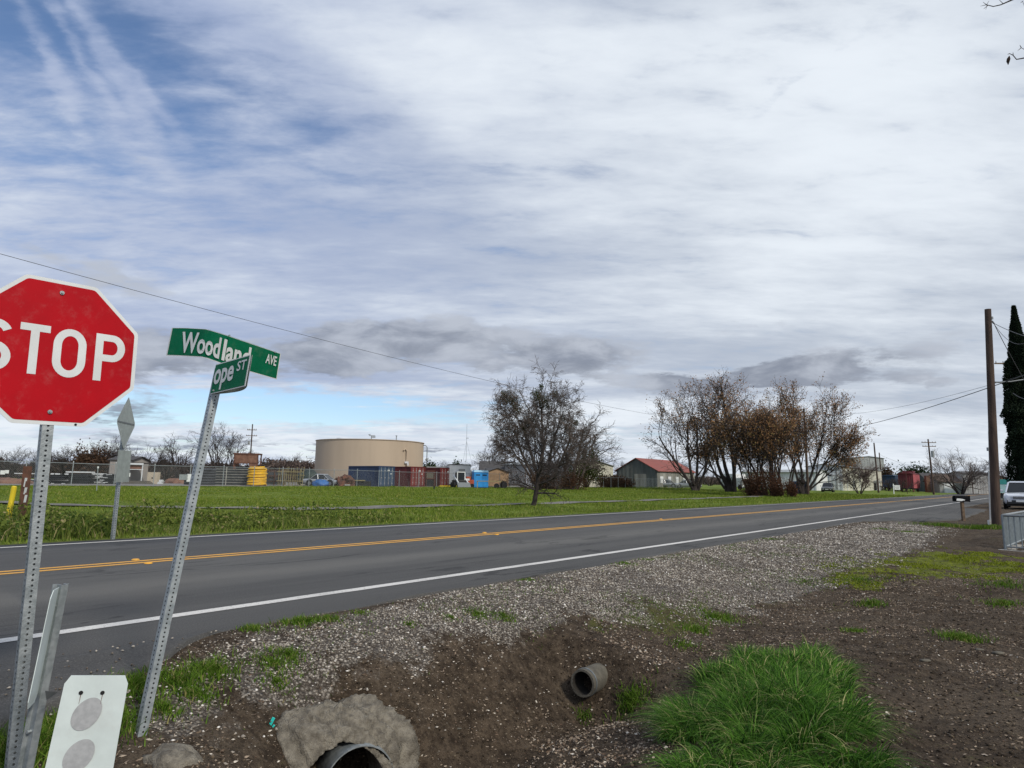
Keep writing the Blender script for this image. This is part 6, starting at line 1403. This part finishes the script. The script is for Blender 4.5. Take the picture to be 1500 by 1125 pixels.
# ------------------------------------------------------------------ vehicles
def car(name, lab, loc, rot, paint, L=4.7, Wd=1.85, Ht=1.72, suv=True, group=None, cat2='car'):
    """local: front of the car at y=0, body runs to y=L, x across"""
    T = thing(name, lab, cat2, loc, rot, group)
    bm = MB(); h0 = .38; hb = Ht*.60; hw_ = Wd/2
    secs = [(0.0,.50,hb*.74,.80),(.06,.36,hb*.82,.90),(.35,.30,hb*.90,.97),(1.15,.30,hb*.96,1.0),(2.0,.30,hb,1.0),(3.4,.30,hb*1.01,1.0),(L-.3,.32,hb*1.0,.97),(L-.05,.40,hb*.97,.93),(L,.5,hb*.9,.88)]
    ring = []
    for y, zb, zt, k in secs:
        ring.append([(-hw_*k*.90,y,zb),(-hw_*k,y,zb+.16),(-hw_*k*1.0,y,(zb+zt)/2+.08),(-hw_*k*.97,y,zt-.10),(-hw_*k*.84,y,zt),(0,y,zt+.03),(hw_*k*.84,y,zt),(hw_*k*.97,y,zt-.10),(hw_*k,y,(zb+zt)/2+.08),(hw_*k,y,zb+.16),(hw_*k*.90,y,zb)])
    n = len(ring[0]); k0 = 0
    for r in ring: bm.v += r
    for i in range(len(ring)-1):
        for j in range(n): bm.f.append((i*n+j, i*n+(j+1)%n, (i+1)*n+(j+1)%n, (i+1)*n+j))
    bm.f.append(tuple(range(n))); bm.f.append(tuple((len(ring)-1)*n+n-1-j for j in range(n)))
    bm.build('body', paint, T, smooth=False, bevel=.02)
    gl = MB(); y0, y1 = 1.15, (L-.12 if suv else L-.9); r0, r1 = 1.85, (L-.55 if suv else L-1.6)
    def loft(mb, a, b):
        i = len(mb.v); mb.v += a+b; m_ = len(a)
        for j in range(m_): mb.f.append((i+j, i+(j+1)%m_, i+m_+(j+1)%m_, i+m_+j))
        mb.f.append(tuple(i+m_+j for j in range(m_)))
    A = [(-hw_*.82,y0,hb-.02),(hw_*.82,y0,hb-.02),(hw_*.90,(y0+y1)/2,hb),(hw_*.84,y1,hb-.02),(-hw_*.84,y1,hb-.02),(-hw_*.90,(y0+y1)/2,hb)]
    Bq = [(-hw_*.64,r0,Ht-.07),(hw_*.64,r0,Ht-.07),(hw_*.72,(r0+r1)/2,Ht-.06),(hw_*.66,r1,Ht-.08),(-hw_*.66,r1,Ht-.08),(-hw_*.72,(r0+r1)/2,Ht-.06)]
    loft(gl, A, Bq); gl.build('windows', M['glass'], T)
    rf2 = MB(); C2 = [(x*1.06, y+(-.06 if y < L/2 else .08), Ht-.09) for x, y, z in Bq]; D2 = [(x*.9, y, Ht) for x, y, z in Bq]; loft(rf2, C2, D2)
    for sx in (-1, 1):
        rf2.beam((sx*hw_*.835, y0-.01, hb-.03), (sx*hw_*.665, r0-.02, Ht-.07), .07, .05); rf2.beam((sx*hw_*.86, y1+.02, hb-.03), (sx*hw_*.69, r1+.03, Ht-.08), .12, .06); rf2.beam((sx*hw_*.915, 2.35, hb-.03), (sx*hw_*.735, 2.5, Ht-.08), .06, .05)
    rf2.build('roof', paint, T)
    for sx in (-1, 1):
        mb = MB(); mb.prism([(sx*hw_*.45,-.012,hb*.63),(sx*hw_*.84,.03,hb*.65),(sx*hw_*.86,.05,hb*.77),(sx*hw_*.47,-.012,hb*.74)], (0,.05,0)); mb.build('headlight', M['lamp'], T)
        mb = MB(); mb.box((sx*(hw_+.09), 1.45, hb+.08), (.16,.08,.13)); mb.build('mirror', paint, T, bevel=.02)
        for y in (.85, L-.95):
            mb = MB(); mb.tube((sx*(hw_-.22), y, .36), (sx*(hw_+.01), y, .36), .36, .36, 22); wh = mb.build('wheel', M['tyre'], T); mb = MB(); mb.tube((sx*(hw_-.02), y, .36), (sx*(hw_+.02), y, .36), .22, .20, 14); mb.build('rim', M['rim'], wh)
            mb = MB(); mb.tube((sx*(hw_-.05), y, .40), (sx*(hw_+.003), y, .40), .42, .42, 22); mb.build('wheel_arch', M['blackpl'], T)
        mb = MB(); mb.box((sx*hw_*.62, -.01, .50), (.2,.03,.09)); mb.build('fog_light', M['lamp'], T)
    mb = MB(); mb.bx(-hw_*.42,hw_*.42,-.03,.0,hb*.60,hb*.74); mb.build('grille', M['blackpl'], T); mb = MB()
    for z in (hb*.635, hb*.67, hb*.705): mb.bx(-hw_*.40,hw_*.40,-.042,-.031,z-.008,z+.008)
    mb.build('grille_bars', M['chrome'], T)
    mb = MB(); mb.bx(-hw_*.78,hw_*.78,-.02,.1,.30,.56); mb.build('lower_bumper', M['blackpl'], T, bevel=.03); mb = MB(); mb.bx(-.26,.26,-.04,-.022,.44,.56); mb.build('number_plate', M['white_sign'], T)
    mb = MB(); mb.bx(-hw_*.8,hw_*.8,.3,L-.3,.18,.42); mb.build('underbody', M['blackpl'], T)
    return T
q = gp(1493, 41.5); car('parked_car', 'white sport utility car facing us, parked by the fence at the right edge', q+Vector((0,0,.02)), R(-39.5), M['whitecar'], Ht=1.76)
q = gp(1210.5, 112); car('parked_car', 'small dark grey car parked before the white end of the warehouse', q, R(-30), M['darkcar'], Ht=1.6)
q = gp(1027, 118); car('parked_car', 'silver car parked just right of the vase-shaped tree', q, R(62), M['silvercar'], Ht=1.5, suv=False)
q = gp(995, 119); car('parked_car', 'silver-grey car half hidden in front of the barn side', q, R(60), M['silvercar'], Ht=1.45, suv=False)
q = gp(478, 76); T = car('parked_car', 'bright blue and silver old car behind the fence left of the scrap pile', q+Vector((1.6,0,0)), R(80), M['silvercar'], L=4.3, Ht=1.45, suv=False)
q = gp(470, 74.5); T = thing('blue_tarp', 'bright blue tarpaulin heaped in front of the old car', 'tarp', q); blob('tarp', M['bluetarp'], T, q+Vector((0,0,.25)), (.95,.6,.5), 33, 3, amp=.5)
q = gp(1094, 112); T = thing('white_truck', 'white box truck glimpsed between the roadside tree trunks', 'truck', q, R(20)); addbox(T, 'box', M['whitewall'], -1.1, 1.1, 1.6, 5.5, .6, 2.7); addbox(T, 'cab', M['whitewall'], -.95, .95, 0, 1.5, .5, 2.0); addbox(T, 'windscreen', M['glass'], -.8, .8, -.03, 0, 1.2, 1.85)
for x in (-.9, .9):
    for y in (.7, 4.6): mb = MB(); mb.tube((x-.12, y, .42), (x+.12, y, .42), .42, .42, 14); mb.build('wheel', M['tyre'], T)
addbox(T, 'hazard_panel', M['cabend'], .5, .9, -.05, -.031, .6, 1.2)

# ------------------------------------------------------------------ poles and wires
def upole(lab, px, Y, h_, r=.16, lean=(0,0), arms=(), extra=None, name='utility_pole'):
    g = gp(px, Y); T = thing(name, lab, 'pole', g); tp = g+Vector((lean[0], lean[1], h_)); mb = MB(); mb.tube(g-Vector((0,0,.2)), tp, r, r*.68, 12); mb.build('pole', M['wood_pole'], T, world=True)
    for z, L_, ang in arms:
        c_ = g.lerp(tp, z/h_); a_ = Vector((cos(ang), sin(ang), 0)); mb = MB(); mb.beam(c_-a_*L_/2-Vector((0,.12,0)), c_+a_*L_/2-Vector((0,.12,0)), .10, .12); ar = mb.build('crossarm', M['wood'], T, world=True)
        for t2 in (-.46, -.25, .25, .46):
            q2 = c_+a_*L_*t2-Vector((0,.12,-.06)); mb = MB(); mb.tube(q2, q2+Vector((0,0,.18)), .045, .03, 6); mb.build('insulator', M['insul'], ar, world=True)
    return T, g, tp
T, gA, tA = upole('tall dark bare pole standing in the row of rust-leaved trees', 1183, 88, 11.6, .18, (0,0))
upole('leaning bare pole on the far verge, left of the white yard board', 1286, 124, 9.4, .17, (-.25,0))
upole('shorter bare pole just right of the leaning one', 1292, 158, 9.0, .17, (-.2,0))
T, gB, tB = upole('utility pole with two crossarms and a grey transformer beyond the road', 1366.5, 116, 9.8, .17, (-.25,0), arms=((9.2,2.6,0),(8.5,2.4,0)))
mb = MB(); c_ = gB+Vector((.15,-.35,0)); mb.tube(c_+Vector((0,0,6.6)), c_+Vector((0,0,7.7)), .26, .26, 12); mb.build('transformer', M['transf'], T, world=True)
T, gC, tC = upole('distant utility pole with two crossarms behind the rusty hopper', 364.5, 122, 10.8, .15, (-.1,0), arms=((9.7,1.7,.1),(8.6,2.0,.1)))
mb = MB(); mb.tube(gC+Vector((-.45,-.2,6.9)), gC+Vector((-.45,-.2,7.6)), .2, .2, 10); mb.build('transformer', M['transf'], T, world=True)
upole('small dark pole by the billboard at the far right', 1424, 135, 6.5, .09, (0,0))
upole('thin pale flag pole in front of the red caboose', 1328, 118, 4.0, .05, (0,0))
for px in (404.5, 386): 
    g = gp(px, 140); T = thing('lamp_post', 'slim lamp post on the horizon, '+('the taller, nearer the tank' if px > 400 else 'the shorter, above the yellow coil'), 'lamp post', g, 0, 'lamp posts on the horizon'); mb = MB(); mb.tube(g, g+Vector((0,0,4.6 if px > 400 else 4.0)), .07, .05, 6); mb.build('pole', M['galvd'], T, world=True); mb = MB(); mb.box(g+Vector((0,0,4.6 if px > 400 else 4.0)), (.9,.2,.12)); mb.build('lamp_head', M['galvd'], T, world=True)
g = gp(682, 135); T = thing('radio_mast', 'thin guyed radio mast behind the containers', 'mast', g); mb = MB(); mb.tube(g, g+Vector((0,0,12.5)), .05, .03, 5); mb.box(g+Vector((.15,0,9.6)), (.5,.1,.12)); mb.build('mast', M['galv'], T, world=True); mb = MB(); mb.path([g+Vector((0,0,9)), g+Vector((1.3,0,4))], .02, 4); mb.path([g+Vector((0,0,9)), g+Vector((-1.0,0,2))], .02, 4); mb.build('guy_wire', M['galv'], T, world=True)
# the near pole on the right
g = Gt(1460, 770); Yp = g.y; tpp = at(1447, 453, Yp-.3)
T = thing('utility_pole', 'thick reddish-brown wooden pole at the right, tallest thing by the road', 'pole', g)
mb = MB(); dv = (tpp-g).normalized(); mb.tube(g-dv*.2, tpp, .160, .105, 18); mb.build('pole', M['wood_pole'], T, world=True)
mb = MB(); mb.box(at(1452.5,466,Yp-.35), (.06,.10,.10)); mb.tube(at(1453,470,Yp-.3), at(1456,474,Yp-.3), .03, .03, 6); mb.build('wire_clamp', M['galvd'], T, world=True)
gg = Gt(1452, 768); mb = MB(); t_ = at(1449.5, 690, gg.y-.1); mb.tube(gg, t_, .05, .045, 8); mb.tube(t_, at(1448, 632, gg.y-.15), .018, .018, 6); mb.tube(at(1448,632,gg.y-.15), at(1447.5, 560, gg.y-.2), .012, .012, 6); g1 = mb.build('cable_guard', M['guard'], T, world=True)
mb = MB(); c_ = at(1448.5, 658, gg.y-.2); mb.box(c_, (.10,.10,.13)); mb.build('meter_box', M['transf'], T, world=True); mb = MB(); c_ = at(1453, 764, gg.y-.1); mb.box(c_, (.16,.12,.10)); mb.box(c_+Vector((-.08,0,-.05)), (.10,.1,.2)); mb.build('base_bracket', M['guard'], T, world=True)
# pole hidden behind the cypress
T, gD, tD = upole('utility pole almost hidden behind the cypress, with one short crossarm showing', 1498, 60, 13.4, .15, (0,0), arms=((12.9,3.2,.0),))
mb = MB(); a_ = at(1500, 556, 45.5); mb.path([a_, at(1480,559,45.5), at(1463,559.5,45.5)], [.05,.04,.03], 6); mb.box(at(1462,560,45.5), (.5,.2,.08)); mb.build('lamp_arm', M['galvd'], T, world=True)
# wires
def wire(lab, a, b, sag, r=.012, name='overhead_wire', n=40):
    pts = [a.lerp(b, i/n)-Vector((0,0,sag*4*(i/n)*(1-i/n))) for i in range(n+1)]
    mb = MB(); mb.path(pts, r, 5); o = mb.build(name, M['cable']); tag(o, lab, 'wire'); return o
wire('long overhead wire sagging down from the upper left to the poles in the tree row', at(-260, 300, 14), tA-Vector((0,0,2.4)), 1.75, .008)
wire('overhead wire from the tall dark pole rising to the right behind the brown pole', tA-Vector((0,0,3.3)), at(1560, 528, 24), .75, .020)
wire('thin upper overhead wire sagging between the tree row and the cypress', tA-Vector((0,0,.6)), at(1530, 540, 32), 1.0, .010)
wire('short slack wire from the leaning poles towards the caboose', gp(1292,158)+Vector((-.2,0,8.6)), gp(1372,150)+Vector((0,0,5.2)), .7, .02)
wire('dark service wire running right from the top of the brown pole', at(1455,473,Yp-.3), at(1560,505,16), .12, .010)
wire('second service wire looping beside the first at the pole top', at(1456,474,Yp-.3), at(1530,470,19), .75, .008)
wire('service drop slanting steeply from the brown pole towards the cypress', at(1456,474,Yp-.3), at(1500,556,26), .05, .012)
wire('pale wire curving in front of the dark cypress', at(1484,576,22), at(1540,560,20), .35, .012)
# mailbox
g = Gt(1411.5, 762.5); T = thing('mailbox', 'black mailbox with a patch of white tape on a brown wooden post', 'mailbox', g, 0); k = g.y/950
mb = MB(); mb.bx(-.05,.05,-.05,.05,-.1,31*k); mb.build('post', M['wood'], T)
mb = MB(); rw = .10; Lm = 20.5*k; prof = [(-rw,0)]+[(-rw*cos(t_), .14+rw*sin(t_)) for t_ in np.linspace(0, pi, 9)]+[(rw,0)]
mb.prism([(-Lm*.55, y, z+27.5*k) for y, z in prof], (Lm, 0, 0)); mb.build('box', M['mailbox'], T)
mb = MB(); mb.poly([(-Lm*.50,-.104,28.2*k+.02),(-Lm*.12,-.104,28.4*k),(.04,-.104,29.2*k+.02),(-.02,-.104,30.6*k+.02),(-Lm*.28,-.104,31.2*k+.02),(-Lm*.46,-.104,32.0*k)]); mb.poly([(-Lm*.2,-.105,30.4*k),(Lm*.05,-.105,29.2*k),(Lm*.12,-.105,30.2*k),(-Lm*.1,-.105,31.6*k)]); mb.build('white_tape', M['white_sign'], T)
mb = MB(); mb.bx(Lm*.45, Lm*.465, -.11, .11, 27.4*k, 27.6*k+.24); mb.build('door', M['mailbox'], T)
# low galvanized guard fence at the right edge
g = Gt(1473, 805); hF = 48*g.y/950; T = thing('guard_fence', 'low galvanized picket fence on a concrete curb at the right edge', 'fence', g, ROADANG-R(4.5))
Lf = 9.0; mb = MB()
for x in np.arange(0, Lf+.01, 1.5): mb.tube((x,0,-.05),(x,0,hF),.028,.028,8)
mb.build('post', M['picket'], T); mb = MB()
for x in np.arange(.09, Lf, .10): mb.tube((x,0,.03),(x,0,hF-.02),.012,.012,5,False)
pk = mb.build('pickets', M['picket'], T); mb = MB(); mb.tube((0,0,hF),(Lf,0,hF),.026,.026,8); mb.tube((0,0,.06),(Lf,0,.06),.02,.02,6); mb.build('rail', M['galv'], T)
mb = MB(); mb.bx(-.15, Lf, -.12, .12, -.25, .0); mb.build('curb', M['curb'], T)
mb = MB()
for y in np.arange(-.10, -3.0, -.10): mb.tube((.0,y,.03),(.0,y,hF-.02),.011,.011,5,False)
mb.build('end_pickets', M['picket'], T); mb = MB(); mb.tube((0,0,hF),(0,-3.2,hF),.026,.026,8); mb.tube((0,0,.06),(0,-3.2,.06),.02,.02,6); mb.build('end_rail', M['galvd'], T); mb = MB(); mb.bx(-.12,.12,-3.2,-.0,-.25,-.003); mb.build('end_curb', M['curb'], T)
